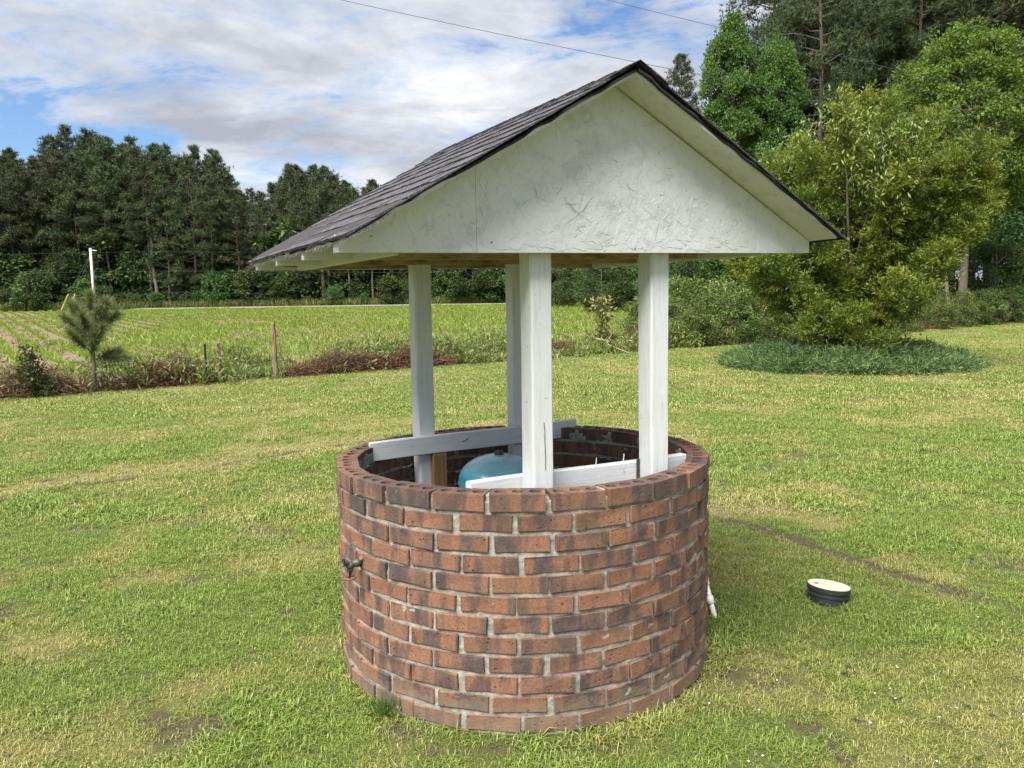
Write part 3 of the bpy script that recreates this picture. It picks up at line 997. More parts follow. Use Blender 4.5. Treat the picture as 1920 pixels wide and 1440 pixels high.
# flat dark slivers that paint the shade in crevices between strands
mb = MB()
cnt = 0
while cnt < 80:
    u = r2.uniform(-A_ + 0.05, A_ - 0.05); z = r2.uniform(ZB + 0.02, ZR - 0.08)
    rough_zone = math.exp(-((u + 0.02) / 0.40) ** 2 - ((z - 1.88) / 0.17) ** 2)
    if r2.random() > 0.35 + 0.65 * rough_zone:
        continue
    lx = r2.uniform(0.012, 0.075) * (0.6 + rough_zone); an = r2.normal(0, 0.9) + (0.6 if r2.random() < .5 else -0.6); wd_ = r2.uniform(0.0003, 0.0008) * (0.7 + .6 * rough_zone)
    e = 0.5 * lx + 0.012
    if z + e > zg(abs(u) + e) - 0.008 or z - e < zbot(u):
        continue
    c, s = math.cos(an), math.sin(an)
    top_, low_ = [], []
    for q in range(5):
        x = (q / 4 - .5) * lx; hw = wd_ * math.sin(math.pi * (q + .35) / 4.7); bnd = r2.normal(0, .0008)
        top_.append((u + x * c - (bnd + hw) * s, -0.0028 * rough_zone - .0013, z + x * s + (bnd + hw) * c)); low_.append((u + x * c - (bnd - hw) * s, -0.0028 * rough_zone - .0013, z + x * s + (bnd - hw) * c))
    mb.add(top_ + low_, [[q + 5, q + 6, q + 1, q] for q in range(4)])
    cnt += 1
o = mb.build('strand_shade_lines', M['crevice'], roof)
o['kind'] = 'stuff'
# small knots, nail holes and gaps in the paint
for (u, z, d) in ((-0.92, 1.786, .006), (-0.50, 1.775, .005), (0.10, 1.76, .003), (0.24, 1.80, .003), (-0.20, 1.80, .0025)):
    v, f = lathe([(d, -0.0006), (d * .7, -0.0010), (0.0002, -0.0011)], 8)
    v = v[:, [0, 2, 1]] + np.array([u, 0, z])
    MB().add(v, f).build('nail_hole', M['crack'], roof)

# roof boards: painted underside, one per slope
for s in (-1, 1):
    mb = MB()
    us = np.linspace(0.0, AE - 0.006, 7) * s
    vs_ = np.linspace(-OV + 0.012, LEN + OV - 0.012, 9)
    top, bot = [], []
    for u in us:
        for v in vs_:
            wv = 0.003 * math.sin(v * 4 + u * 3)
            bot.append((u, v, zund(u) + wv)); top.append((u, v, zund(u) + 0.0115 + wv))
    n = len(bot); nv = len(vs_)
    ff = []
    for i in range(6):
        for j in range(nv - 1):
            a = i * nv + j
            ff += [[a, a + 1, a + nv + 1, a + nv], [n + a, n + a + nv, n + a + nv + 1, n + a + 1]]
    for j in range(nv - 1):
        ff += [[j, n + j, n + j + 1, j + 1], [6 * nv + j, 6 * nv + j + 1, n + 6 * nv + j + 1, n + 6 * nv + j]]
    for i in range(6):
        a = i * nv; b = a + nv
        ff += [[a, b, n + b, n + a], [a + nv - 1, n + a + nv - 1, n + b + nv - 1, b + nv - 1]]
    mb.add(bot + top, ff)
    mb.build('roof_board', M['osb_soffit'], roof)
    # roofing felt under the shingles, ragged at its edges
    mb = MB()
    us = np.linspace(0.0, AE, 22) * s
    vs2 = np.linspace(-OV, LEN + OV, 30)
    g = []
    for i, u in enumerate(us):
        for j, v in enumerate(vs2):
            du = rnd.uniform(-.008, .006) * s if i == 21 else 0
            dv = rnd.uniform(-.010, .010) if j in (0, 29) else 0
            g.append((u + du, v + dv, zund(u) + 0.0155 + 0.003 * math.sin(v * 4 + u * 3) - (rnd.uniform(0.002, .012) if (i == 21 or j in (0, 29)) else 0)))
    gl = [(x, y, z + 0.009) for x, y, z in g]
    n = len(g)
    ff = []
    for i in range(21):
        for j in range(29):
            a = i * 30 + j
            ff += [[a, a + 1, a + 31, a + 30], [n + a, n + a + 30, n + a + 31, n + a + 1]]
    for j in range(29):
        a = 21 * 30 + j; ff += [[a, a + 1, n + a + 1, n + a]]
    for i in range(21):
        a = i * 30; ff += [[a, a + 30, n + a + 30, n + a], [a + 29, n + a + 29, n + a + 59, a + 59]]
    mb.add(g + gl, ff).build('roofing_felt', M['felt'], roof)

# shingles: tabs in lapped courses
tab_w, expo = 0.305, 0.112
slope_len = math.hypot(AE, ZR - 1.80)
def tab_mesh(seed, w):
    r = np.random.default_rng(seed)
    n = 7
    L = 0.21
    vv = []
    for i in range(n):                       # x across, y down slope (0 at the head, -L at the butt)
        x = -w / 2 + w * i / (n - 1)
        butt = -L + r.uniform(-.004, .004)
        for (y, z) in ((0, 0.0), (-L * .5, 0.001), (butt, 0.004 + r.uniform(0, 0.003))):
            vv.append((x, y, z + 0.0035))
        vv.append((x, butt, vv[-1][2] - 0.009))
    ff = []
    for i in range(n - 1):
        a = i * 4; b = a + 4
        ff += [[a, a + 1, b + 1, b], [a + 1, a + 2, b + 2, b + 1], [a + 2, a + 3, b + 3, b + 2]]
    ff += [[0, 3, 2, 1], [(n - 1) * 4, (n - 1) * 4 + 1, (n - 1) * 4 + 2, (n - 1) * 4 + 3]]
    return MB().add(vv, ff).mesh('shingle', M['shingle'])


total = LEN + 2 * OV + 0.02
tabs = [tab_mesh(k, tab_w - 0.006) for k in range(4)]
half = [tab_mesh(k + 9, tab_w / 2 - 0.006) for k in range(2)]
nrow = int(slope_len / expo) + 1
for s in (-1, 1):
    ang = math.atan2(ZR - (1.785 if s < 0 else 1.826), AE)
    for k in range(nrow):
        d_butt = slope_len + 0.012 - k * expo
        d_head = d_butt - 0.21
        v = -OV - 0.012 + (-(tab_w / 2) if k % 2 else 0.0)
        while v < LEN + OV:
            v0, v1 = max(v, -OV - 0.012), min(v + tab_w, LEN + OV + 0.012)
            if v1 - v0 > 0.06:
                isf = v1 - v0 > 0.2
                me = tabs[rnd.randrange(4)] if isf else half[rnd.randrange(2)]
                o = link('shingle', me, roof)
                dd = max(d_head, 0.0)
                sag = 0.004 * math.sin((v0 + v1) * 1.3)
                u = s * dd * math.cos(ang)
                zt = ZR - dd * math.sin(ang) - 0.013 + sag * 0.6
                o.location = (u, (v0 + v1) / 2, zt)
                # local x -> along v, local -y -> down the slope
                ydir = Vector((-s * math.cos(ang - 0.008), 0, math.sin(ang - 0.008)))
                xdir = Vector((0, -s * -1.0, 0)) if s > 0 else Vector((0, -1, 0))
                zdir = xdir.cross(ydir)
                if zdir.z < 0:
                    xdir = -xdir; zdir = -zdir
                rot = Matrix((xdir, ydir, zdir)).transposed()
                o.rotation_euler = (rot @ Matrix.Rotation(rnd.uniform(-.008, .008), 3, 'Z')).to_euler()
                o.scale = ((v1 - v0) / (tab_w if isf else tab_w / 2), min(1.0, (d_butt - dd) / 0.21), 1)
            v += tab_w
# ridge caps
for k in range(12):
    v0 = -OV - 0.014 + k * 0.14
    mb = MB()
    e = rnd.uniform(0.0, .004)
    vv = []
    for (vv0, lift) in ((v0, 0.001 + e * .5), (v0 + 0.150, -0.007 + e * .5)):
        for u in (-0.125, -0.06, 0, 0.06, 0.125):
            vv.append((u, vv0, ZR - abs(u) * 0.555 + lift + (-0.004 if u == 0 else 0)))
        for u in (-0.125, -0.06, 0, 0.06, 0.125):
            vv.append((u, vv0, ZR - abs(u) * 0.555 + lift - 0.006))
    ff = []
    for i in range(4):
        ff += [[i, i + 1, 11 + i, 10 + i], [5 + i, i + 1 + 0 - 0, i, 5 + i][:0] or [5 + i, 6 + i, i + 1, i]]
    mb.add(vv, [[i, i + 1, 11 + i, 10 + i] for i in range(4)] + [[5 + i, 6 + i, i + 1, i] for i in range(4)] + [[0, 10, 15, 5], [4, 9, 19, 14]])
    o = mb.build('ridge_cap', M['shingle'], roof)
# frayed fibres along the eave and the rake by the low corner
mb = MB()
for k in range(260):
    if rnd.random() < 0.85:
        v = rnd.uniform(-OV - .01, LEN + OV); u = -AE - 0.008
    else:
        u = -AE + rnd.random() ** 2 * 0.14; v = -OV - 0.012
    z = ztop(u) - 0.022
    L = rnd.uniform(0.005, 0.020) * (1 if u < -AE else 0.45)
    w = rnd.uniform(.002, .006)
    dx, dy = (-.4, rnd.uniform(-.3, .3)) if u < -AE else (rnd.uniform(-.5, .1), -.3)
    if u < -AE:
        p = [(u + .006, v - w, z + .004), (u + .006, v + w, z + .004), (u + dx * L, v + dy * L, z - L)]
    else:
        p = [(u - w, v + .006, z + .004), (u + w, v + .006, z + .004), (u + dx * L, v + dy * L, z - L)]
    mb.add(p, [[0, 1, 2]])
o = mb.build('frayed_edge', M['shingle'], roof); o['kind'] = 'stuff'

# ------------------------------------------------------------------ things in and around the well
tank = tag(empty('pressure_tank', (-0.065, 3.47, 0)), 'blue steel pressure tank with domed top inside the brick well', 'tank')
rt = 0.188
prof = [(rt, 0.06), (rt, 0.74), (rt + 0.003, 0.745), (rt + 0.003, 0.755), (rt, 0.76)]
prof += [(rt * math.cos(a), 0.765 + 0.112 * math.sin(a)) for a in np.linspace(0.08, math.pi / 2 - 0.02, 14)]
v, f = lathe(prof, 48)
MB().add(v, f).build('shell', M['tank'], tank, smooth=True)
v, f = lathe([(0.022, 0.874), (0.022, 0.884), (0.017, 0.891), (0.001, 0.893)], 16)
MB().add(v, f).build('valve_cap', M['black_plastic'], tank, smooth=True)
v, f = lathe([(rt * .9, 0.0), (rt * .9, 0.06), (rt * .8, 0.062)], 32)
MB().add(v, f).build('base_ring', M['black_plastic'], tank, smooth=True)

# hose tap on the side of the well
FT = math.radians(218.0)
pw = well_pt(FT, 0.0, 0.556)
tap = tag(empty('hose_tap', (pw[0], pw[1], pw[2]), FT), 'weathered bronze hose tap with red wheel handle on the brick well', 'tap')
mb = MB(); add_tube(mb, [(-0.03, 0, 0.0), (0.012, 0, 0.0), (0.014, 0, 0), (0.028, 0, 0.0), (0.030, 0, 0), (0.05, 0, -0.004)], [0.0165, 0.0165, 0.019, 0.019, 0.015, 0.0155], 14)
add_tube(mb, [(0.045, 0, 0.0), (0.060, 0, -0.006), (0.072, 0, -0.012)], [0.017, 0.0185, 0.014], 14)
mb.build('body', M['bronze'], tap, smooth=True)
mb = MB()
sp = np.array([(0.055, 0, -0.002), (0.072, 0, 0.006), (0.088, 0, 0.013)])
add_tube(mb, sp, [0.013, 0.0135, 0.0145], 14, cap=False)
dd = (sp[2] - sp[1]) / np.linalg.norm(sp[2] - sp[1])
add_tube(mb, [sp[2], sp[2] + dd * 0.006], [0.0185, 0.0185], 16, cap=False)
add_tube(mb, [sp[2] + dd * 0.006, sp[2] - dd * 0.004], [0.0185, 0.012], 16, cap=False)
mb.build('spout', M['bronze'], tap, smooth=True)
mb = MB(); add_tube(mb, [(0.058, 0, -0.01), (0.060, 0, -0.034), (0.060, 0, -0.036), (0.062, 0, -0.062)], [0.0145, 0.0125, 0.006, 0.005], 12)
mb.build('stem', M['bronze'], tap, smooth=True)
mb = MB()
for k in range(18):
    pass
ths = np.linspace(0, 2 * math.pi, 19)
ring = [(0.062 + (0.024 + 0.003 * math.cos(5 * a)) * math.cos(a), (0.024 + 0.003 * math.cos(5 * a)) * math.sin(a), -0.062) for a in ths]
add_tube(mb, ring, 0.0042, 6)
for k in range(3):
    a = k * 2 * math.pi / 3
    add_tube(mb, [(0.062, 0, -0.062), (0.062 + 0.024 * math.cos(a), 0.024 * math.sin(a), -0.062)], 0.0035, 6)
mb.build('handle', M['rust'], tap, smooth=True)
mb = MB(); add_tube(mb, [(0.004, 0.012, 0.02), (0.010, 0.014, 0.024)], [0.014, 0.012], 8); mb.build('pipe_nut', M['rust'], tap)

tap.scale = (0.86, 0.86, 0.86)
# PVC stub leaning beside the well
pipe = tag(empty('pvc_pipe', (0.975, 3.60, 0)), 'short white PVC pipe stub with cap leaning beside the brick well', 'pipe')
b0, b1 = np.array((0.012, 0.0, -0.05)), np.array((-0.03, 0.10, 0.165))
dv = (b1 - b0) / np.linalg.norm(b1 - b0); Lp = np.linalg.norm(b1 - b0)
mb = MB(); add_tube(mb, [b0, b1], 0.0135, 16); mb.build('stub', M['pvc'], pipe, smooth=True)
mb = MB(); add_tube(mb, [b0 + dv * (Lp - .02), b0 + dv * (Lp - .018), b0 + dv * (Lp + 0.022), b0 + dv * (Lp + 0.027)], [0.0165, 0.019, 0.019, 0.015], 18); mb.build('cap', M['pvc'], pipe, smooth=True)
mb = MB(); add_tube(mb, [b0 + dv * (Lp - .11), b0 + dv * (Lp - .108), b0 + dv * (Lp - .072), b0 + dv * (Lp - .07)], [0.014, 0.0185, 0.0185, 0.014], 18); mb.build('coupling', M['pvc'], pipe, smooth=True)
mb = MB()
hel = [b0 + dv * (0.10 + 0.004 * k) + 0.0165 * np.array([math.cos(k * .5), math.sin(k * .5), 0]) for k in range(22)]
hel += [hel[-1] * (1 - s) + np.array((0.05, 0.05, 0.0)) * s for s in (.3, .6, 1)]
add_tube(mb, hel, 0.0016, 5); mb.build('wire', M['black_plastic'], pipe)

# round valve box standing in the grass
vb = tag(empty('valve_box', (1.615, 3.84, -0.026)), 'round black plastic valve box with cream lid set in the grass', 'valve box')
vb.rotation_euler = (R(-3), R(7.5), 0.3)
v, f = lathe([(0.098, -0.06), (0.098, 0.052), (0.1035, 0.054), (0.1035, 0.062), (0.100, 0.064), (0.100, 0.076), (0.106, 0.078), (0.1065, 0.1), (0.103, 0.101)], 56)
MB().add(v, f).build('body', M['black_plastic'], vb, smooth=False)
v, f = lathe([(0.1035, 0.096), (0.1040, 0.103), (0.102, 0.106), (0.026, 0.107), (0.0005, 0.107)], 56)
MB().add(v, f).build('lid', M['cream_plastic'], vb, smooth=False)
v, f = lathe([(0.013, 0.1075), (0.011, 0.1083), (0.0005, 0.1083)], 16)
v = v * np.array([1.0, 0.6, 1]) + np.array([-0.062, 0.022, 0])
MB().add(v, f).build('finger_hole', M['black_plastic'], vb)
mb = MB()
for k in range(14):
    x, y = rnd.uniform(-.07, .08), rnd.uniform(-.07, .05)
    vv, ff = lathe([(0.0032, 0.107), (0.0026, 0.1086), (0.0003, 0.109)], 7)
    mb.add(vv + np.array([x, y, 0]), ff)
mb.build('lid_studs', M['cream_plastic'], vb)


# ------------------------------------------------------------------ foliage tools
def unit(v):
    return v / (np.linalg.norm(v, axis=-1, keepdims=True) + 1e-9)


def leaves(mb, C, D, L, W, rv, r, fold=0.25):
    """one folded four-cornered leaf per row"""
    n = len(C)
    L = np.broadcast_to(L, (n,)); W = np.broadcast_to(W, (n,))
    D = unit(D)
    S = unit(np.cross(D, r.normal(size=(n, 3))))
    Nn = np.cross(S, D)
    mid = C + D * (L * 0.45)[:, None]
    v = np.stack([C, mid + S * (W / 2)[:, None] + Nn * (W * fold)[:, None], C + D * L[:, None], mid - S * (W / 2)[:, None] + Nn * (W * fold)[:, None]], 1).reshape(-1, 3)
    f = np.arange(n * 4).reshape(-1, 4)
    mb.add(v, f, np.repeat(rv, 4))


def needles(mb, C, D, L, W, K, rv, r, spread=0.9):
    """K thin triangular needles fanning from each row"""
    n = len(C)
    Dk = unit(np.repeat(unit(D), K, 0) + r.normal(size=(n * K, 3)) * spread)
    Ck = np.repeat(C, K, 0)
    Lk = np.repeat(np.broadcast_to(L, (n,)), K) * r.uniform(0.65, 1.1, n * K)
    S = unit(np.cross(Dk, r.normal(size=(n * K, 3)))) * (W / 2)
    v = np.stack([Ck - S, Ck + S, Ck + Dk * Lk[:, None]], 1).reshape(-1, 3)
    mb.add(v, np.arange(n * K * 3).reshape(-1, 3), np.repeat(np.clip(np.repeat(rv, K) + r.normal(0, 0.12, n * K), 0, 1), 3))


def wobble(p0, p1, n, amp, r):
    t = np.linspace(0, 1, n)[:, None]
    p = p0 * (1 - t) + p1 * t
    p[1:-1] += r.normal(0, amp, (n - 2, 3))
    return p


def pine_proto(name, seed, h, crown0, rmax, nb, tufts, tl, K, nw, needle, bark, trunk_r, droop=0.15, rv_shift=0.0):
    """tall pine: tapered trunk with limbs, needles gathered in tufts at the limb ends"""
    r = np.random.default_rng(seed)
    root = empty(name)
    tb = MB(); cb = MB()
    n = 9
    tr = np.c_[np.cumsum(r.normal(0, 0.10 * h / 22, n)), np.cumsum(r.normal(0, 0.10 * h / 22, n)), np.linspace(-0.3, h * 0.97, n)]
    tr[:, :2] -= tr[0, :2]
    add_tube(tb, tr, trunk_r * (1 - 0.86 * np.linspace(0, 1, n) ** 1.1), 9)
    def trunk_at(z):
        return np.array([np.interp(z, tr[:, 2], tr[:, 0]), np.interp(z, tr[:, 2], tr[:, 1]), z])
    C, D, V, Ls = [], [], [], []
    for k in range(nb):
        t = (k + r.uniform(0, 1)) / nb
        z = crown0 + (h - crown0) * t ** 0.9
        rr = rmax * (0.35 + 0.65 * math.sin(math.pi * min(1, 0.22 + 0.62 * t)) ** 1.1) * (1 - t ** 3.5) * r.uniform(0.55, 1.12) + 0.25
        az = k * 2.399 + r.normal(0, 0.35)
        up = -droop + 0.75 * t + r.normal(0, 0.12)
        p0 = trunk_at(z)
        p1 = p0 + np.array([math.cos(az) * rr, math.sin(az) * rr, up * rr])
        bp = wobble(p0, p1, 5, 0.05 * rr, r)
        add_tube(tb, bp, np.linspace(0.042, 0.008, 5) * (trunk_r / 0.2), 5, cap=False)
        nsub = max(3, int(tufts * (0.4 + rr / rmax) * (1 - 0.3 * t)))
        s = r.uniform(0.38, 1.03, nsub)
        base = p0 + (p1 - p0) * s[:, None] + np.clip(r.normal(0, 1, (nsub, 3)), -1.9, 1.9) * np.array([1, 1, 0.55]) * (0.10 + 0.135 * rr * s[:, None])
        C.append(base); D.append(unit(p1 - p0) * 0.7 + np.array([0, 0, 0.55]) + r.normal(0, 0.3, (nsub, 3)))
        V.append(np.clip(r.normal(0.45 + rv_shift, 0.16, nsub) + 0.2 * r.normal(), 0, 1))
        Ls.append(np.full(nsub, tl) * r.uniform(0.8, 1.2, nsub))
    C = np.vstack(C); D = np.vstack(D); V = np.concatenate(V); Ls = np.concatenate(Ls)
    needles(cb, C, D, Ls, nw, K, V, r)
    tb.build('trunk', bark, root, smooth=True)
    cb.build('crown', needle, root)
    return root


def broad_proto(name, seed, h, trunk_h, env, nclump, nleaf, clump_r, ll, lw, leafm, bark, trunk_r, bias=0.55, limbs=26, extra=None):
    """broadleaf tree: env(t) gives the crown radius at height fraction t; leaves gather in clumps near the envelope"""
    r = np.random.default_rng(seed)
    root = empty(name)
    tb = MB(); cb = MB()
    n = 7
    tr = np.c_[np.cumsum(r.normal(0, 0.07 * h / 15, n)), np.cumsum(r.normal(0, 0.07 * h / 15, n)), np.linspace(-0.2, h * 0.9, n)]
    tr[:, :2] -= tr[0, :2]
    add_tube(tb, tr, trunk_r * (1 - 0.88 * np.linspace(0, 1, n)), 9)
    ts = r.uniform(0, 1, nclump)
    az = r.uniform(0, 2 * math.pi, nclump)
    rad = np.array([env(t) for t in ts]) * (bias + (1 - bias) * r.uniform(0, 1, nclump) ** 0.6) * (0.82 + 0.36 * vnoise(az * 1.9 + seed, ts * 6))
    cc = np.c_[np.cos(az) * rad, np.sin(az) * rad, trunk_h + (h - trunk_h) * ts]
    for k in r.choice(nclump, min(limbs, nclump), replace=False):
        z0 = max(trunk_h * 0.7, cc[k, 2] - 0.5 * rad[k] - 0.3)
        p0 = np.array([np.interp(z0, tr[:, 2], tr[:, 0]), np.interp(z0, tr[:, 2], tr[:, 1]), z0])
        add_tube(tb, wobble(p0, cc[k], 5, 0.06 * rad[k] + 0.01, r), np.linspace(trunk_r * 0.32, trunk_r * 0.06, 5), 5, cap=False)
    m = nleaf
    cr = clump_r * r.uniform(0.6, 1.35, nclump)
    off = r.normal(0, 1, (nclump, m, 3)); off = unit(off) * (r.uniform(0, 1, (nclump, m, 1)) ** 0.45) * cr[:, None, None] * np.array([1, 1, 0.72])
    P = (cc[:, None, :] + off).reshape(-1, 3)
    tone = np.repeat(r.normal(0.45, 0.13, nclump), m)
    rv = np.clip(tone + r.normal(0, 0.2, len(P)), 0, 1)
    D = unit(off.reshape(-1, 3)) * 0.8 + r.normal(0, 0.55, (len(P), 3)) + np.array([0, 0, -0.12])
    leaves(cb, P, D, ll * r.uniform(0.7, 1.25, len(P)), lw * r.uniform(0.7, 1.2, len(P)), rv, r)
    tb.build('trunk', bark, root, smooth=True)
    cb.build('crown', leafm, root)
    return root


def place(root, x, y, s=1.0, rz=0.0, sz=None):
    root.location = (x, y, float(gz(x, y)) - 0.03)
    root.rotation_euler = (0, 0, rz)
    root.scale = (s, s, sz if sz else s)
    return root


def dup_set(protos, spots, label, cat, group):
    """first spots take the prototypes themselves, the rest copies"""
    for k, (i, x, y, s, sz) in enumerate(spots):
        p = protos[i]
        o = p['obj'] if not p['used'] else copy_tree(p['obj'])
        p['used'] = True
        place(o, x, y, s, rnd.uniform(0, 6.28), sz)
        tag(o, label, cat, group)


def P_(o):
    return {'obj': o, 'used': False}


# ------------------------------------------------------------------ woods beyond the field
far = [P_(pine_proto('pine_tree', 20 + k, 20, c0, rm, 74, 40, 0.50, 8, 0.075, M['needle_far'], M['bark_pine'], 0.20)) for k, (c0, rm) in enumerate(((4.0, 3.4), (9.5, 3.3), (2.5, 3.5), (8.0, 3.0)))]
prof_px = [(-260, 300), (-120, 285), (0, 288), (35, 292), (70, 292), (100, 320), (130, 262), (175, 250), (230, 262), (290, 272), (340, 290), (385, 280), (430, 292), (455, 335), (485, 365), (520, 330), (560, 318), (610, 315), (650, 335), (700, 345), (760, 350), (900, 360), (1000, 370), (1150, 350), (1250, 330)]


def wood_h(x, y):                 # height of the wood's outline: taller to the west
    px = 960 + 1442 * x / y
    py = np.interp(px, [p[0] for p in prof_px], [p[1] for p in prof_px])
    hz = 558.4 - 0.0185 * (px - 960)
    return (hz - py) / 1442 * y + 1.588 - float(gz(x, y))


spots = []
for row, (yy, step) in enumerate(((101, 3.3), (105, 3.1), (110, 3.0), (117, 3.6))):
    x = -92.0 + row * 1.3
    while x < 30:
        xx, y2 = x + rnd.uniform(-0.9, 0.9), yy + rnd.uniform(-1.5, 1.5)
        hh = wood_h(xx, y2) * (rnd.uniform(0.80, 0.98) if row < 1 else rnd.uniform(0.90, 1.02))
        if -55 < 0 and not (-55.5 < xx < -53.0 and row < 2):
            spots.append((rnd.randrange(4), xx, y2, min(1.15, hh / 20) * rnd.uniform(0.9, 1.05), hh / 20))
        x += step * rnd.uniform(0.8, 1.2)
dup_set(far, spots, 'tall dark pine in the wood across the field', 'pine tree', 'pines across the field')

under = [P_(broad_proto('understory_tree', 40 + k, 6.0, 0.5, lambda t: 2.3 * math.sin(math.pi * min(1, 0.15 + 0.82 * t)) ** 0.6, 60, 70, 0.75, 0.36, 0.22, M['leaf_dark'], M['bark'], 0.09, limbs=14)) for k in range(3)]
spots = []
for yy, step, hs in ((98.5, 3.0, (0.28, 0.85)), (103, 3.2, (0.5, 1.9)), (113, 3.4, (1.3, 2.0))):
    x = -90.0
    while x < 34:
        s = rnd.uniform(*hs)
        spots.append((rnd.randrange(3), x + rnd.uniform(-1, 1), yy + rnd.uniform(-1.2, 1.2), s * rnd.uniform(0.9, 1.3), s))
        x += step * rnd.uniform(0.7, 1.3)
dup_set(under, spots, 'leafy understory tree at the edge of the wood across the field', 'tree', 'understory along the far wood')

# pale bare trunks that stand out at the wood's edge
for (x, y, hh, tr_, lean, lb) in ((-45.6, 100.4, 13.0, 0.24, -0.8, 'pale leaning pine trunk at the edge of the far wood'), (-24.2, 100.2, 15.0, 0.30, 0.0, 'stout pale trunk at the edge of the far wood beside the road'), (-38.6, 101.5, 13.0, 0.20, 0.3, 'slim straight pale pine trunk at the edge of the far wood')):
    root = tag(empty('bare_trunk', (x, y, float(gz(x, y)) - 0.2)), lb, 'tree trunk')
    mb = MB(); add_tube(mb, wobble(np.array([0, 0, 0.0]), np.array([lean, 0, hh]), 7, 0.05, np.random.default_rng(3)), np.linspace(tr_, tr_ * .55, 7), 9)
    mb.build('trunk', M['bark'], root, smooth=True)
    mb = MB()
    for k in range(5):
        z = hh * (0.5 + 0.09 * k); a = k * 2.2
        add_tube(mb, [(lean * z / hh, 0, z), (lean * z / hh + math.cos(a) * 1.0, math.sin(a) * .6, z + 0.25)], [0.05, 0.015], 5)
    mb.build('limbs', M['bark'], root)

# spreading oak by the road with a white house behind it
oak = broad_proto('oak_tree', 61, 6.6, 1.3, lambda t: 4.6 * math.sin(math.pi * min(1, 0.22 + 0.72 * t)) ** 0.65, 150, 95, 0.8, 0.30, 0.18, M['leaf_dark'], M['bark'], 0.28, limbs=24)
tag(place(oak, -4.6, 99.5, 1.0, 0.4), 'low spreading oak with dark round crown beside the far road', 'oak tree')
hs = tag(empty('white_house', (-1.0, 118, float(gz(-1, 118)))), 'white house half hidden behind the oak beyond the road', 'house')
mb = MB(); mb.add(box(-6, 6, 0, 7, -0.2, 2.7), BOXF); mb.build('wall', M['house_white'], hs)
mb = MB(); mb.add([(-6.5, -0.5, 2.65), (6.5, -0.5, 2.65), (6.5, 7.5, 2.65), (-6.5, 7.5, 2.65), (-6.5, 3.5, 4.8), (6.5, 3.5, 4.8)], [[0, 1, 5, 4], [2, 3, 4, 5]])
mb.f.append(np.array([0, 4, 3])); mb.s.append(np.array([3])); mb.f.append(np.array([1, 2, 5])); mb.s.append(np.array([3]))
mb.build('roof', M['house_roof'], hs)
for x in (-3.8, -1.0, 3.4):
    mb = MB(); mb.add(box(x, x + 1.0, -0.06, -0.004, 0.9, 2.1), BOXF); mb.build('window', M['glass'], hs)

# right-hand wood: tall pines, sweetgums, a vine-covered tree
tall = [P_(pine_proto('pine_tree', 70 + k, 25, c0, rm, 96, 64, 0.36, 11, 0.040, M['needle_tall'], M['bark_pine'], 0.24)) for k, (c0, rm) in enumerate(((4.5, 3.6), (7.5, 3.3), (3.5, 3.8)))]
spots = [(1, 17.6, 62, 0.70, 0.78), (1, 14.5, 66, 0.8, 0.83)]
for (yy, x0, x1, step, hr) in ((46, 18.0, 44, 3.0, (0.93, 1.1)), (50.5, 17.5, 46, 2.9, (0.98, 1.15)), (56, 20.5, 50, 3.2, (1.0, 1.18)), (63, 24.5, 56, 3.4, (1.05, 1.2))):
    x = x0
    while x < x1:
        s = rnd.uniform(*hr)
        spots.append((rnd.randrange(3), x + rnd.uniform(-.8, .8), yy + rnd.uniform(-1.2, 1.2), s * rnd.uniform(0.85, 1.0), s))
        x += step * rnd.uniform(0.8, 1.2)
dup_set(tall, spots, 'towering pine in the tall wood behind the round shrub bed', 'pine tree', 'tall pines behind the shrub bed')

gum_env = lambda t: 2.9 * (1 - t ** 3.0) ** 0.8 * (0.6 + 0.4 * min(1, t * 4)) * (0.86 + 0.2 * math.sin(t * 17)) + 0.3
g1 = broad_proto('sweetgum_tree', 81, 16.9, 2.0, gum_env, 320, 190, 0.62, 0.18, 0.13, M['leaf_gum'], M['bark'], 0.20, bias=0.5, limbs=60)
tag(place(g1, 12.15, 43, 0.70, 0.0, 0.95), 'bright green sweetgum with narrow pointed crown against the dark pines, nearer the gable', 'sweetgum tree')
g2 = broad_proto('sweetgum_tree', 82, 15.6, 2.0, gum_env, 280, 190, 0.62, 0.18, 0.13, M['leaf_gum'], M['bark'], 0.18, bias=0.5, limbs=60)
tag(place(g2, 14.75, 43.5, 0.72, 1.0, 0.97), 'bright green sweetgum beside the pines, between its twin and the vine-covered tree', 'sweetgum tree')
vine_env = lambda t: 3.7 * (math.sin(math.pi * min(1, max(0.02, t * 0.9 + 0.06))) ** 0.9) * (0.55 + 0.6 * t) + 0.2
vt = broad_proto('vine_covered_tree', 83, 12.6, 4.2, vine_env, 330, 170, 0.60, 0.15, 0.11, M['leaf_vine'], M['bark'], 0.22, bias=0.45, limbs=60)
tag(place(vt, 20.2, 34.6, 0.95, 0.0, 1.0), 'yellow-green vine-covered tree rising behind the round shrub bed', 'tree')
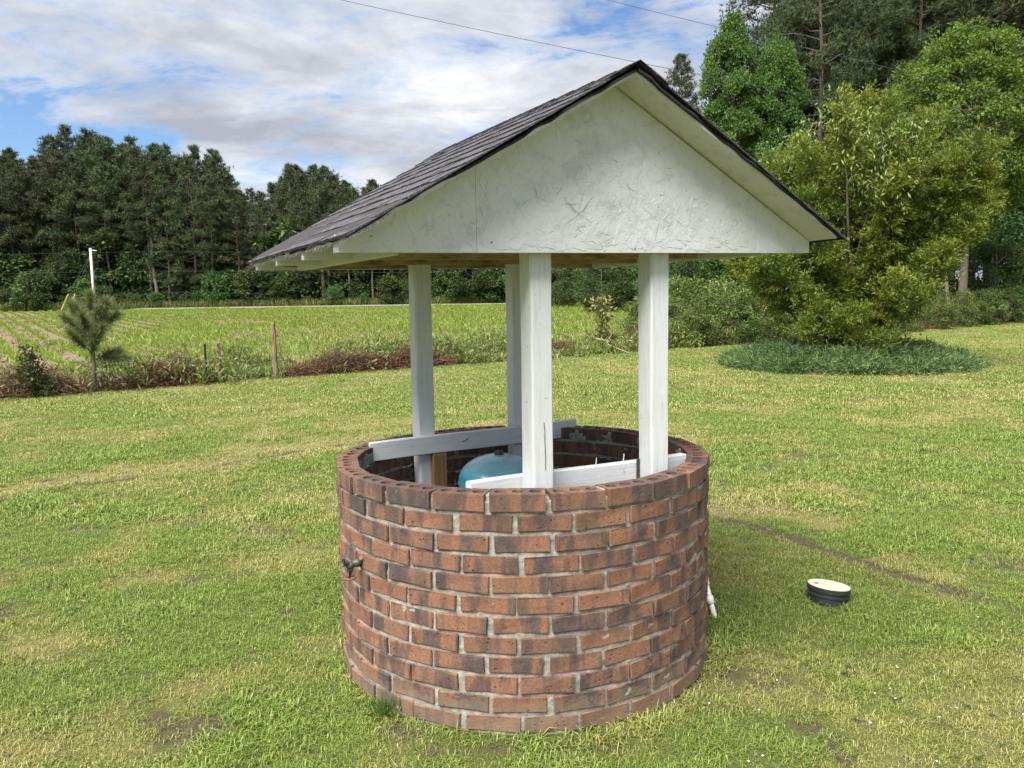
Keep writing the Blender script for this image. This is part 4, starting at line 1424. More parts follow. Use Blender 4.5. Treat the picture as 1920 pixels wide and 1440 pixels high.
# bare twiggy tree in front of the vines
r = np.random.default_rng(14)
bt = tag(empty('dead_tree', (18.3, 32.5, 0.05)), 'bare grey twiggy tree showing against the vine-covered tree', 'dead tree')
mb = MB()
add_tube(mb, wobble(np.array([0, 0, -.1]), np.array([0.2, 0, 7.5]), 7, .06, r), np.linspace(.09, .02, 7), 7)
mb.build('trunk', M['bark'], bt, smooth=True)
mb = MB()
for k in range(34):
    z = r.uniform(4.0, 7.6); a = r.uniform(0, 6.28); L = r.uniform(.6, 1.7)
    p0 = np.array([0.2 * z / 7.5, 0, z]); p1 = p0 + np.array([math.cos(a) * L * .7, math.sin(a) * L * .7, L * .75])
    bp = wobble(p0, p1, 5, .05, r)
    add_tube(mb, bp, np.linspace(.02, .006, 5), 4, cap=False)
    for q in range(4):
        b = bp[1 + q % 4]; add_tube(mb, [b, b + r.normal(0, .3, 3) + np.array([0, 0, .3])], [.008, .004], 4, cap=False)
mb.build('twigs', M['bark'], bt)

mid = [P_(broad_proto('woodland_tree', 90 + k, 7.0, 0.4, lambda t: 2.7 * math.sin(math.pi * min(1, 0.12 + 0.83 * t)) ** 0.6, 120, 95, 0.62, 0.20, 0.13, M['leaf_dark'], M['bark'], 0.10, limbs=22)) for k in range(2)]
spots = []
for (x, y, s) in ((17.5, 41.5, .75), (21.5, 42, .9), (25.5, 41, 1.0), (29.3, 41.5, 1.1), (33, 43, 1.15), (8.8, 45, .5), (11.0, 44.5, .62), (13.4, 43.0, .55), (10.2, 52, .75), (6.8, 58, .72), (8.0, 66, .8), (4.5, 72, .75), (6.5, 78, .9), (11, 60, 1.0), (14, 55, 1.0), (2.5, 84, .8), (27.5, 37.5, .6), (23.8, 38.0, .55), (31, 39.5, .8), (37, 46, 1.2), (9.5, 74, 1.0), (14, 70, 1.1), (6, 90, 1.0), (12, 84, 1.2), (17, 48, 0.9), (1.5, 92, .8)):
    spots.append((rnd.randrange(2), x, y, s * rnd.uniform(.95, 1.1), s))
dup_set(mid, spots, 'dense dark leafy tree filling the foot of the wood behind the hedge', 'tree', 'leafy trees at the foot of the wood')

# hedge along the lawn's edge
hedge_p = [P_(broad_proto('hedge_bush', 100 + k, 1.75, 0.1, lambda t: 1.15 * math.sin(math.pi * min(1, 0.30 + 0.62 * t)) ** 0.5, 90, 85, 0.24, 0.085, 0.05, M['leaf_hedge'], M['deadwood'], 0.04, limbs=40)) for k in range(3)]
spots = []
for (x, y, s) in ((5.3, 23.9, .80), (6.9, 24.6, .92), (8.3, 25.4, .94), (9.9, 26.2, .90), (11.4, 27.6, .85), (13.2, 28.8, .82), (15.0, 30.0, .80), (16.9, 31.4, .80), (18.8, 32.9, .86), (20.9, 34.3, .84), (22.9, 35.8, .90), (25.0, 37.2, .95), (27.3, 38.7, 1.0), (6.0, 25.6, 1.15), (7.8, 26.8, 1.1), (4.6, 24.4, .85)):
    spots.append((rnd.randrange(3), x, y, s * 1.1, s))
dup_set(hedge_p, spots, 'tangled overgrown bush in the hedge along the edge of the lawn', 'bush', 'bushes of the overgrown hedge')

# ------------------------------------------------------------------ round bed: juniper skirt and wax myrtle
BX, BY, BR = 7.30, 16.85, 2.5
r = np.random.default_rng(31)
jb = MB()
nc = 1000
aa = r.uniform(0, 2 * math.pi, nc); rr = BR * np.sqrt(r.uniform(0.05, 1, nc))
edge = 1 + 0.06 * (vnoise(aa * 3, aa * 0) - 0.5) * 2
cx, cy = BX + np.cos(aa) * rr * edge, BY + np.sin(aa) * rr * edge
hz_ = 0.46 * np.clip((BR - rr) / 1.0, 0.22, 1) * (0.75 + 0.5 * vnoise(cx * 2.5, cy * 2.5)) * np.clip(0.45 + rr / BR * 0.9, 0, 1)
per = 26
off = r.normal(0, 1, (nc, per, 3)) * np.array([.12, .12, .075])
P = np.stack([cx, cy, hz_ * 0.7], -1)[:, None, :] + off
P[..., 2] = np.maximum(P[..., 2], 0.02)
D = off * 3 + np.array([0, 0, 0.35]) + np.stack([np.cos(aa), np.sin(aa), 0 * aa], -1)[:, None, :] * 0.5 + r.normal(0, .3, (nc, per, 3))
rv = np.clip(np.repeat(r.normal(.5, .26, nc), per) + r.normal(0, .15, nc * per), 0, 1)
needles(jb, P.reshape(-1, 3), D.reshape(-1, 3), 0.14, 0.017, 4, rv, r, 0.65)
jb.build('juniper_ground_cover', M['leaf_juniper'])
tag(bpy.data.objects['juniper_ground_cover'], 'low blue-green juniper covering the round bed under the shrub', 'ground cover', kind='stuff')
v, f = lathe([(0.01, 0.10), (1.2, 0.09), (BR * .93, 0.03), (BR, 0.004)], 48)
tag(MB().add(v + np.array([BX, BY, 0]), f).build('bed_soil', M['straw']), kind='structure')

r = np.random.default_rng(47)
myr = tag(empty('wax_myrtle', (7.40, 17.05, 0.0)), 'big olive-green evergreen shrub with many upright plumes in the round bed', 'shrub')
tb, cb = MB(), MB()
plumes = []
# (x across, z height of tip, radius) of the upright plumes seen in the crown, plus fill
tips = [(-2.25, 3.1), (-1.75, 4.55), (-1.25, 4.75), (-1.95, 3.9), (-0.55, 4.3), (0.25, 5.75), (-0.15, 5.3), (0.75, 5.2), (1.25, 4.7), (1.75, 5.15), (2.15, 4.3), (2.65, 4.5), (2.55, 3.6), (2.9, 3.9), (-2.6, 2.5), (-2.3, 2.3), (-1.2, 3.2), (0.9, 3.5), (2.2, 2.6), (0.2, 3.6), (1.5, 3.4), (-0.4, 2.6), (0.5, 2.3), (-1.2, 2.2), (1.9, 2.3), (0, 1.7), (1.1, 1.8), (-.9, 1.6), (-1.7, 2.6), (2.6, 3.0), (-.8, 3.8), (1.7, 4.2), (-0.2, 1.1), (.5, 1.05), (-.6, 1.2), (.9, 1.2)]
perp = np.array([0.918, -0.397, 0]); dep = np.array([0.397, 0.918, 0])
for (tx, tz) in tips:
    for rep in range(3):
        dz = 0 if rep == 0 else r.normal(0, .22)
        dd_ = (r.uniform(-1.6, 0.2) if rep == 0 else r.uniform(-2.1, 2.1)) * math.sqrt(max(0.08, 1 - (tx / 3.1) ** 2))
        tip = perp * (tx + (0 if rep == 0 else r.normal(0, .22))) * 0.90 + dep * dd_ + np.array([0, 0, tz + dz - (0 if rep == 0 else .25)])
        plumes.append(tip)
bases = [np.array([r.normal(0, .28), r.normal(0, .25), -0.05]) for _ in range(12)]
Cs, Ds, Vs = [], [], []
for k, tip in enumerate(plumes):
    b = bases[k % 12]
    mid_ = b * 0.5 + tip * 0.5; mid_[:2] *= 0.62
    t = np.linspace(0, 1, 9)[:, None]
    path = (1 - t) ** 2 * b + 2 * t * (1 - t) * np.array([tip[0] * .45, tip[1] * .45, tip[2] * .45]) + t ** 2 * tip
    path[1:-1] += r.normal(0, .03, (7, 3))
    add_tube(tb, path, np.linspace(0.045, 0.006, 9) * (0.8 if k % 3 else 1.1), 6, cap=False)
    L = np.linalg.norm(tip - b)
    nt = int(72 * min(1.4, L / 3.2))                          # twigs towards the tip
    s = 1 - np.abs(r.normal(0, 0.24, nt)); s = np.clip(s, 0.52 if abs(tip @ perp) > 1.1 else 0.25, 1.0)
    pt = np.stack([np.interp(s, t[:, 0], path[:, i]) for i in range(3)], -1)
    wid = 0.11 + 0.48 * (1 - s)
    dirn = unit(r.normal(0, 1, (nt, 3)) + np.array([0, 0, .75]))
    tone = 0.42 + r.normal(0, .12)
    for q in range(nt):
        o_ = pt[q] + dirn[q] * wid[q] * r.uniform(.2, 1.0)
        m = 36
        uu = r.uniform(0, 1, (m, 1)) * 0.30
        Cs.append(o_ + dirn[q] * uu + r.normal(0, .035, (m, 3)))
        Ds.append(dirn[q] * .9 + r.normal(0, .6, (m, 3)) + np.array([0, 0, .2]))
        Vs.append(np.clip(tone + r.normal(0, .17, m) + 0.35 * (uu[:, 0] - .1), 0, 1))
Cs = np.vstack(Cs); Ds = np.vstack(Ds); Vs = np.concatenate(Vs)
ok = Cs[:, 2] > 0.25
Cs, Ds, Vs = Cs[ok], Ds[ok], Vs[ok]
leaves(cb, Cs, Ds, 0.080 * r.uniform(.7, 1.25, len(Cs)), 0.027, Vs, r, 0.15)
tb.build('trunk', M['bark'], myr, smooth=True)
cb.build('crown', M['leaf_myrtle'], myr)
# climbing vine with pale drooping leaves on the shrub
cb = MB()
vp = np.array([(-1.3, -1.3, 4.4), (-.9, -1.4, 4.75), (-.6, -1.5, 4.95), (-.2, -1.6, 5.1), (.2, -1.6, 4.95), (.5, -1.7, 4.7), (.3, -1.8, 4.3), (.7, -1.8, 4.45), (1.1, -1.7, 4.6), (0.1, -1.9, 3.9), (.6, -1.95, 3.7)])
vw = perp[None] * vp[:, :1] + dep[None] * vp[:, 1:2] + np.c_[0 * vp[:, 2], 0 * vp[:, 2], vp[:, 2]]
n = 520
k = r.integers(0, len(vw), n)
C = vw[k] + r.normal(0, .20, (n, 3))
leaves(cb, C, np.array([0, 0, -.75]) + r.normal(0, .5, (n, 3)), .12 * r.uniform(.7, 1.2, n), .036, np.clip(r.normal(.5, .25, n), 0, 1), r, .2)
cb.build('climbing_vine', M['leaf_pale'], myr)

# ------------------------------------------------------------------ field crop, verge, weeds, brush
r = np.random.default_rng(63)
rowd = np.array([-0.573, 0.819]); rowp = np.array([0.819, 0.573])
ws, wl = [], []
for i in range(-130, 60):
    t = np.arange(-20, 150, 0.17)
    t = t + r.uniform(-.06, .06, len(t))
    jit = r.normal(0, .05, len(t))
    p = np.array([0, 19.45]) + rowp[None] * (i * 0.93 + jit)[:, None] + rowd[None] * t[:, None]
    ws.append(p)
ws = np.vstack(ws)
x, y = ws[:, 0], ws[:, 1]
keep = (y > edge_y(x) + 0.9) & (y < 89.5) & (np.abs(x) < 0.80 * y + 4) & (x < 26 - 0.22 * (y - 30))
gap = fbm(x * 0.16 + 50, y * 0.16, 3)
keep &= r.uniform(0, 1, len(x)) < np.where(y > 55, 0.75, 1) * sstep(0.10, 0.30, gap) * 0.96
x, y = x[keep], y[keep]
n = len(x)
cb = MB()
K = 6
sz = (0.11 + 0.12 * r.uniform(0, 1, n)) * (0.75 + 0.5 * sstep(0.3, 0.7, fbm(x * 0.2, y * 0.2, 2)))
C = np.repeat(np.c_[x, y, gz(x, y) - 0.01], K, 0)
C[:, 2] += np.repeat(sz, K) * r.uniform(0, .35, n * K)
D = r.normal(0, .55, (n * K, 3)); D[:, 2] = np.abs(D[:, 2]) + 0.55
leaves(cb, C, D, np.repeat(sz, K) * r.uniform(.8, 1.5, n * K), 0.034 + 0.0005 * np.repeat(y, K), np.clip(r.normal(.5, .25, n * K), 0, 1), r, .2)
tag(cb.build('young_corn', M['corn']), 'young bright green corn in long rows across the ploughed field', 'crop', kind='stuff')

# scattered field weeds where the rows are broken
n = 12000
x = r.uniform(-45, 24, n); y = r.uniform(12, 70, n)
k = (y > edge_y(x) + 0.3) & (x < 22 - .2 * (y - 30)) & (np.abs(x) < .8 * y + 3) & (r.uniform(0, 1, n) < sstep(0.38, .6, fbm(x * .3 + 9, y * .3, 3)))
x, y = x[k], y[k]; n = len(x); K = 7
cb = MB()
C = np.repeat(np.c_[x, y, gz(x, y)], K, 0) + r.normal(0, .07, (n * K, 3)) * np.array([1, 1, 0])
D = r.normal(0, .7, (n * K, 3)); D[:, 2] = np.abs(D[:, 2]) + .4
leaves(cb, C, D, r.uniform(.10, .26, n * K), .035, np.clip(r.normal(.45, .25, n * K), 0, 1), r, .2)
tag(cb.build('field_weeds', M['leaf_weed']), 'low mixed weeds growing between the corn rows', 'weeds', kind='stuff')

# long grass on both sides of the road
n = 26000
x = r.uniform(-85, 36, n); far_side = r.random(n) < .75
y = np.where(far_side, road_y(x) + 4.4 + r.exponential(1.3, n), road_y(x) - r.uniform(.2, 1.6, n))
cb = MB()
C = np.c_[x, y, gz(x, y)]
D = r.normal(0, .3, (n, 3)); D[:, 2] = 1
leaves(cb, C, D, np.where(far_side, r.uniform(.35, 1.3, n), r.uniform(.04, .12, n)), .10, np.clip(r.normal(.45, .25, n), 0, 1), r, .1)
tag(cb.build('verge_grass', M['verge']), 'long rough grass along the road at the foot of the far wood', 'grass', kind='stuff')

# weeds in the fence row
along = np.array([1, .70]) / math.hypot(1, .70); acr = np.array([-along[1], along[0]])


def fence_pt(x, off=0.0):
    p = np.array([x, edge_y(x)]) + acr * off
    return p


n = 11000
fx = r.uniform(-13, 9.5, n)
dens = sstep(.36, .62, fbm(fx * .7 + 3, fx * 0 + 1.5, 3)) * 0.9 + .22 + .5 * sstep(-3.0, -1.8, fx)
k = r.uniform(0, 1, n) < dens
fx = fx[k]; n = len(fx)
of = r.normal(.55, .42, n) + np.where((fx > -5.6) & (fx < -1.3), .55, 0)
K = 8
hgt = (0.14 + .55 * sstep(.35, .75, fbm(fx * 1.3 + 20, of * 1.3, 3))) * np.where(fx > 1, 1.25, 1.0)
px_ = fx + acr[0] * of; py_ = edge_y(fx) + acr[1] * of
C = np.repeat(np.c_[px_, py_, 0 * px_], K, 0) + r.normal(0, .05, (n * K, 3)) * np.array([1, 1, 0])
C[:, 2] = r.uniform(0, .9, n * K) * np.repeat(hgt, K)
D = r.normal(0, .6, (n * K, 3)); D[:, 2] += .6
cb = MB()
leaves(cb, C, D, r.uniform(.07, .19, n * K), .032, np.clip(np.repeat(r.normal(.45, .18, n), K) + r.normal(0, .15, n * K), 0, 1), r, .2)
tag(cb.build('fence_row_weeds', M['leaf_weed']), 'tangle of green weeds and grass stalks along the old fence row', 'weeds', kind='stuff')

# heaps of dead brush and pine straw lying on the fence line
def brush(cx, L, w, h, n, seed, lb, off=0.25):
    q = np.random.default_rng(seed)
    s = q.uniform(-1, 1, n)
    ff_ = np.sqrt(np.clip(1 - s ** 2, 0.02, 1)) * (0.6 + .7 * vnoise(s * 4 + seed, s * 0))
    o2 = q.normal(0, .5, n) * w
    xx = cx + s * L * along[0] + acr[0] * (off + o2); yy = edge_y(cx) + s * L * along[1] + acr[1] * (off + o2)
    z = q.uniform(0, 1, n) ** .8 * h * ff_ * np.exp(-(o2 / w) ** 2)
    D = q.normal(0, 1, (n, 3)) * np.array([1, 1, .45])
    mb = MB()
    C = np.c_[xx, yy, z + .01]
    leaves(mb, C, D, q.uniform(.10, .38, n), .011, np.clip(q.normal(.42, .2, n), 0, 1), q, .1)
    o = mb.build('brush_heap', M['straw'])
    tag(o, lb, 'brush heap', kind='stuff')


brush(-3.05, 2.0, .30, .46, 8000, 1, 'long rust-brown heap of dead brush lying on the lawn edge behind the well')
brush(-6.55, .55, .33, .62, 2600, 2, 'rounded tan heap of dead brush beside the metal stake')
brush(-8.6, 1.0, .42, .50, 3800, 3, 'brown dead grass heaped around the vine-covered post')
brush(-7.2, 1.1, .25, .22, 1700, 5, 'low brown litter between the pine sapling and the metal stake')
brush(1.15, .9, .32, .45, 2400, 4, 'red-brown dead brush under the weeds seen between the posts', .35)
brush(4.4, 1.5, .4, .75, 2600, 6, 'grey-brown dry stalks beside the hedge end', .5)

# old posts and stakes
def old_post(name, x, hh, rad, mat_, lb, seed, lean=(0, 0), jag=.12):
    q = np.random.default_rng(seed)
    p = fence_pt(x)
    root = tag(empty(name, (p[0], p[1], 0)), lb, 'post', None)
    mb = MB(); seg = 10; n = 9
    vv = []
    for i in range(n):
        z = -.1 + (hh + .1) * i / (n - 1)
        for j in range(seg):
            a = j * 2 * math.pi / seg
            rr = rad * (1 - .25 * i / (n - 1)) * (1 + q.normal(0, .09))
            zz_ = z + (q.uniform(-jag, jag * .4) if i == n - 1 else 0)
            vv.append((lean[0] * z + rr * math.cos(a), lean[1] * z + rr * math.sin(a), zz_))
    ff_ = [[i * seg + j, i * seg + (j + 1) % seg, (i + 1) * seg + (j + 1) % seg, (i + 1) * seg + j] for i in range(n - 1) for j in range(seg)]
    mb.add(vv, ff_)
    mb.f.append(np.arange(seg) + (n - 1) * seg); mb.s.append(np.array([seg]))
    mb.build('trunk', mat_, root)
    mb = MB()
    for k in range(5):
        a = q.uniform(0, 6.28); z = q.uniform(.5, .95) * hh
        add_tube(mb, [(lean[0] * z + math.cos(a) * rad * .7, math.sin(a) * rad * .7, z), (lean[0] * z + math.cos(a) * (rad + .06), math.sin(a) * (rad + .06), z + q.uniform(-.02, .10))], [.014, .004], 5)
    mb.build('splinters', mat_, root)
    return root


old_post('broken_post', -4.93, 1.17, .056, M['deadwood'], 'tallest broken wooden fence post with split top above the brush heap', 3, (.0, 0), .10)
old_post('broken_post', -5.84, .86, .052, M['deadwood'], 'short splintered broken post next to the metal stake', 4, (-.03, 0), .13)
ivy_post = old_post('broken_post', -8.50, .90, .07, M['deadwood'], 'leaning old post wrapped in green vine by the pine sapling', 5, (.05, 0), .08)
p = fence_pt(-6.06)
st = tag(empty('metal_stake', (p[0], p[1], 0)), 'dark metal fence stake standing beside the splintered post', 'stake')
mb = MB(); mb.add(box(-.022, .022, -.004, .004, -.1, .80), BOXF); mb.build('flange', M['steel'], st)
mb = MB(); mb.add(box(-.004, .004, -.034, -.0045, -.1, .80), BOXF); mb.build('web', M['steel'], st)
# vine on the leaning post
cb = MB(); n = 900
z = r.uniform(0.02, .98, n)
C = np.c_[.04 * z + r.normal(0, .07 + .26 * (1 - z) ** 2, n), r.normal(0, .10, n), z * (.5 + .5 * r.uniform(0, 1, n))]
leaves(cb, C, r.normal(0, .6, (n, 3)) + np.array([0, -.2, .1]), .075, .04, np.clip(r.normal(.3, .2, n), 0, 1), r, .2)
cb.build('vine', M['leaf_dark'], ivy_post)
# woven wire
wf = tag(empty('wire_fence', (0, 0, 0)), 'sagging thin wire fence strung between the old posts', 'fence')
xs = np.arange(-13, 1.6, .5)
for z in (.16, .34, .52, .72):
    mb = MB(); add_tube(mb, [(*fence_pt(x, .06), z + .02 * math.sin(x * 2 + z * 9)) for x in xs], .0022, 4, cap=False); mb.build('strand', M['wire'], wf)
mb = MB()
for x in np.arange(-12.8, 1.2, .25):
    q = fence_pt(x, .06); add_tube(mb, [(q[0], q[1], .02), (q[0] + rnd.uniform(-.02, .02), q[1], .73)], .0014, 3, cap=False)
mb.build('stay_wires', M['wire'], wf)

# young pine in the fence row
q = np.random.default_rng(77)
sx_, sy_ = -7.66, 14.05
sap = tag(empty('pine_sapling', (sx_, sy_, 0)), 'small young pine with tufted needles on a thin stem at the lawn edge', 'pine sapling')
tb, cb = MB(), MB()
add_tube(tb, [(0, 0, -.05), (.01, 0, .5), (.0, 0, 1.0), (.03, 0, 1.45)], [.045, .036, .028, .018], 8)
C, D = [], []
ends = [(.04, 0, 1.78), (-.30, .1, 1.62), (.36, -.1, 1.66), (-.20, -.2, 1.60), (.22, .2, 1.62), (-.40, -.1, 1.38), (.46, .1, 1.42), (-.30, .2, 1.22), (.32, -.2, 1.20), (0.1, .3, 1.40), (.05, -.35, 1.42), (-.22, -.25, 1.10), (.20, -.28, 1.05), (.62, 0, .62), (.42, .1, .72)]
for e in ends:
    e = np.array(e); b = np.array([0, 0, max(.45, e[2] - .42)]) if e[2] > .8 else np.array([0, 0, .62])
    bp = wobble(b, e, 5, .015, q); add_tube(tb, bp, np.linspace(.016, .007, 5), 5, cap=False)
    for s in np.linspace(.35, 1.0, 16):
        C.append(b + (e - b) * s); D.append((e - b) / np.linalg.norm(e - b) + np.array([0, 0, .1]))
needles(cb, np.array(C), np.array(D), .22, .0070, 60, np.clip(q.normal(.55, .18, len(C)), 0, 1), q, .85)
tb.build('trunk', M['bark'], sap, smooth=True)
cb.build('crown', M['needle_young'], sap)

# tall weedy sapling seen between the posts, and a bleached dead branch
q = np.random.default_rng(78)
wsx = tag(empty('weedy_sapling', (2.62, 21.9, 0)), 'tall pale-leaved weed standing up from the fence row between the posts', 'weed')
tb, cb = MB(), MB()
add_tube(tb, [(0, 0, -.05), (.05, 0, .5), (.0, 0, 1.0), (-.05, 0, 1.5)], [.022, .016, .012, .006], 6)
n = 420; z = q.uniform(.35, 1.55, n)
C = np.c_[q.normal(0, .10 + .1 * (z > 1.2), n), q.normal(0, .1, n), z]
leaves(cb, C, q.normal(0, .6, (n, 3)) + np.array([0, 0, .1]), .14, .06, np.clip(q.normal(.6, .2, n), 0, 1), q, .2)
tb.build('stem', M['deadwood'], wsx); cb.build('leaves', M['leaf_weed'], wsx)
M['dry_stick'] = mat_simple('bleached_stick', (0.30, 0.26, 0.19), 0.9, 20, 0.2)
db = tag(empty('dead_branch', (2.9, 21.1, 0)), 'bleached dead branch leaning out of the weeds onto the lawn', 'branch')
mb = MB(); add_tube(mb, wobble(np.array([-.55, .35, .42]), np.array([.35, -.25, .02]), 6, .02, q), np.linspace(.018, .012, 6), 6); mb.build('stick', M['dry_stick'], db)
mb = MB(); add_tube(mb, [(-.25, .15, .30), (-.1, .3, .55)], [.011, .005], 5); add_tube(mb, [(-.4, .25, .36), (-.7, .2, .5)], [.011, .005], 5); mb.build('twigs', M['dry_stick'], db)

# utility pole with guy guards across the field, and the wires
up = tag(empty('utility_pole', (-49.0, 91.2, float(gz(-49, 91)))), 'thin pale utility pole standing at the far edge of the field', 'utility pole')
mb = MB(); add_tube(mb, [(0, 0, -.3), (0, 0, 7.3)], [.16, .12], 12); mb.build('pole', M['white_wood'], up, smooth=True)
mb = MB(); add_tube(mb, [(-.05, 0, 7.1), (.75, 0, 7.0)], .05, 6); mb.build('arm', M['white_wood'], up)
for dx in (-3.0, -2.2):
    mb = MB(); add_tube(mb, [(dx - .9, -.2, .1), (dx, 0, 2.0)], .07, 6); mb.build('guy_guard', M['yellow'], up)
    mb = MB(); add_tube(mb, [(dx, 0, 2.0), (0, 0, 6.6)], .018, 4); mb.build('guy_wire', M['wire'], up)
for k, (zl_, lb) in enumerate(((8.2, 'upper faint wire running along the far wood from the pale pole'), (6.0, 'lower faint wire running along the far wood from the pale pole'))):
    mb = MB()
    xs = np.linspace(-95, 20, 24)
    add_tube(mb, [(x, 91.4 + .02 * x, zl_ - .9 + .6 * (((x + 49) / 46) ** 2 % 1.0) * 0 + .4 * math.cos((x + 49) / 46 * math.pi)) for x in xs], .007, 4, cap=False)
    tag(mb.build('utility_wire', M['black_plastic']), lb, 'wire')
def overhead(pts, rad, lb):
    pts = np.array(pts, float)
    mb = MB(); add_tube(mb, pts, rad, 5, cap=False)
    tag(mb.build('power_line', M['steel']), lb, 'power line')


def para(p0, p1, p2, n=40):          # smooth sagging curve through three points
    t = np.linspace(-.9, 1.7, n)[:, None]
    p0, p1, p2 = map(np.array, (p0, p1, p2))
    return p0 * (t - .5) * (t - 1) * 2 + p1 * t * (t - 1) * -4 + p2 * t * (t - .5) * 2


overhead(para((-5.27, 26, 11.22), (5.7, 26, 8.82), (16.98, 26, 6.62)), .009, 'thin power line sloping across the sky behind the roof ridge')
overhead(para((3.83, 30, 12.52), (11.6, 30, 10.58), (19.52, 30, 8.70)), .009, 'thin power line crossing in front of the sweetgums and tall pines')

# ------------------------------------------------------------------ grass blades on the lawn (geometry nodes)
def tuft_mesh(seed, n, rad, l0, l1, w, flat=0.0):
    q = np.random.default_rng(seed)
    a = q.uniform(0, 2 * math.pi, n); rr = rad * np.sqrt(q.uniform(0, 1, n))
    B = np.c_[rr * np.cos(a), rr * np.sin(a), np.full(n, -.004)]
    az = q.uniform(0, 2 * math.pi, n)
    tilt = np.clip(q.normal(.75 + flat, .32, n), .1, 1.5)
    L = q.uniform(l0, l1, n)
    d1 = np.c_[np.cos(az) * np.sin(tilt * .6), np.sin(az) * np.sin(tilt * .6), np.cos(tilt * .6)]
    t2 = np.minimum(tilt * 1.5, 1.75)
    d2 = np.c_[np.cos(az) * np.sin(t2), np.sin(az) * np.sin(t2), np.cos(t2)]
    S = np.c_[-np.sin(az), np.cos(az), 0 * az] * (w * q.uniform(.6, 1.2, n) / 2)[:, None]
    m_ = B + d1 * (L * .55)[:, None]
    tip = m_ + d2 * (L * .45)[:, None]
    v = np.stack([B - S * .8, B + S * .8, m_ + S, m_ - S, tip], 1).reshape(-1, 3)
    mb = MB()
    i = np.arange(n) * 5
    mb.add(v, np.c_[i, i + 1, i + 2, i + 3], np.repeat(q.uniform(0, 1, n), 5))
    mb.f.append(np.c_[i + 3, i + 2, i + 4].ravel()); mb.s.append(np.full(n, 3))
    return mb.mesh('grass_tuft', M['blade'])


def lawn_grass(name, label, protos, pts, scl, seed):
    q = np.random.default_rng(seed)
    n = len(pts)
    me = bpy.data.meshes.new(name)
    me.vertices.add(n)
    me.vertices.foreach_set('co', np.c_[pts, gz(pts[:, 0], pts[:, 1])].astype(np.float32).ravel())
    for an, val in (('dry', dry(pts[:, 0], pts[:, 1])), ('scl', scl), ('rot', q.uniform(0, 6.283, n)), ('pick', q.integers(0, len(protos), n).astype(float))):
        at = me.attributes.new(an, 'FLOAT', 'POINT'); at.data.foreach_set('value', np.asarray(val, np.float32))
    me.materials.append(M['blade'])
    o = link(name, me)
    ng = bpy.data.node_groups.new(name + '_nodes', 'GeometryNodeTree')
    ng.interface.new_socket('Geometry', in_out='INPUT', socket_type='NodeSocketGeometry')
    ng.interface.new_socket('Geometry', in_out='OUTPUT', socket_type='NodeSocketGeometry')
    gi = ng.nodes.new('NodeGroupInput'); go = ng.nodes.new('NodeGroupOutput')
    g2i = ng.nodes.new('GeometryNodeGeometryToInstance')
    for pm in reversed(protos):
        po = bpy.data.objects.new('grass_tuft_shape', pm)
        oi = ng.nodes.new('GeometryNodeObjectInfo')
        oi.inputs['Object'].default_value = po
        ng.links.new(oi.outputs['Geometry'], g2i.inputs[0]) if False else None
        one = ng.nodes.new('GeometryNodeGeometryToInstance')
        ng.links.new(oi.outputs['Geometry'], one.inputs[0])
        if 'join' not in locals() or True:
            pass
        lawn_grass._ones.append(one)
    join = ng.nodes.new('GeometryNodeJoinGeometry')
    for one in lawn_grass._ones:
        ng.links.new(one.outputs[0], join.inputs[0])
    lawn_grass._ones = []
    ng.nodes.remove(g2i)
    def na(nm):
        a_ = ng.nodes.new('GeometryNodeInputNamedAttribute'); a_.data_type = 'FLOAT'; a_.inputs['Name'].default_value = nm
        return a_.outputs[0]
    iop = ng.nodes.new('GeometryNodeInstanceOnPoints')
    m2p = ng.nodes.new('GeometryNodeMeshToPoints')
    ng.links.new(gi.outputs[0], m2p.inputs['Mesh'])
    ng.links.new(m2p.outputs[0], iop.inputs['Points'])
    ng.links.new(join.outputs[0], iop.inputs['Instance'])
    iop.inputs['Pick Instance'].default_value = True
    fi = ng.nodes.new('FunctionNodeFloatToInt'); ng.links.new(na('pick'), fi.inputs[0]); ng.links.new(fi.outputs[0], iop.inputs['Instance Index'])
    cx_ = ng.nodes.new('ShaderNodeCombineXYZ'); ng.links.new(na('rot'), cx_.inputs[2])
    e2r = ng.nodes.new('FunctionNodeEulerToRotation'); ng.links.new(cx_.outputs[0], e2r.inputs[0]); ng.links.new(e2r.outputs[0], iop.inputs['Rotation'])
    ng.links.new(na('scl'), iop.inputs['Scale'])
    ng.links.new(iop.outputs[0], go.inputs[0])
    md = o.modifiers.new('grass', 'NODES'); md.node_group = ng
    tag(o, label, 'grass', kind='stuff')
    return o


lawn_grass._ones = []


def scatter(d0, d1, per_m2, seed):
    q = np.random.default_rng(seed)
    X1 = 0.74 * d1 + 1.6
    n = int(2 * X1 * (d1 - d0) * per_m2)
    x = q.uniform(-X1, X1, n); y = q.uniform(d0, d1, n)
    k = (np.abs(x) < .74 * y + 1.6) & (y < edge_y(x) + .25)
    k &= (((x - WX) / (RX + .004)) ** 2 + ((y - WY) / (RY + .004)) ** 2 > 1)
    k &= np.hypot(x - BX, y - BY) > BR - .08
    k &= np.hypot(x - 1.615, y - 3.84) > 0.105
    b = bare(x, y)
    k &= q.uniform(0, 1, n) > b * 1.02
    return np.c_[x, y][k], q


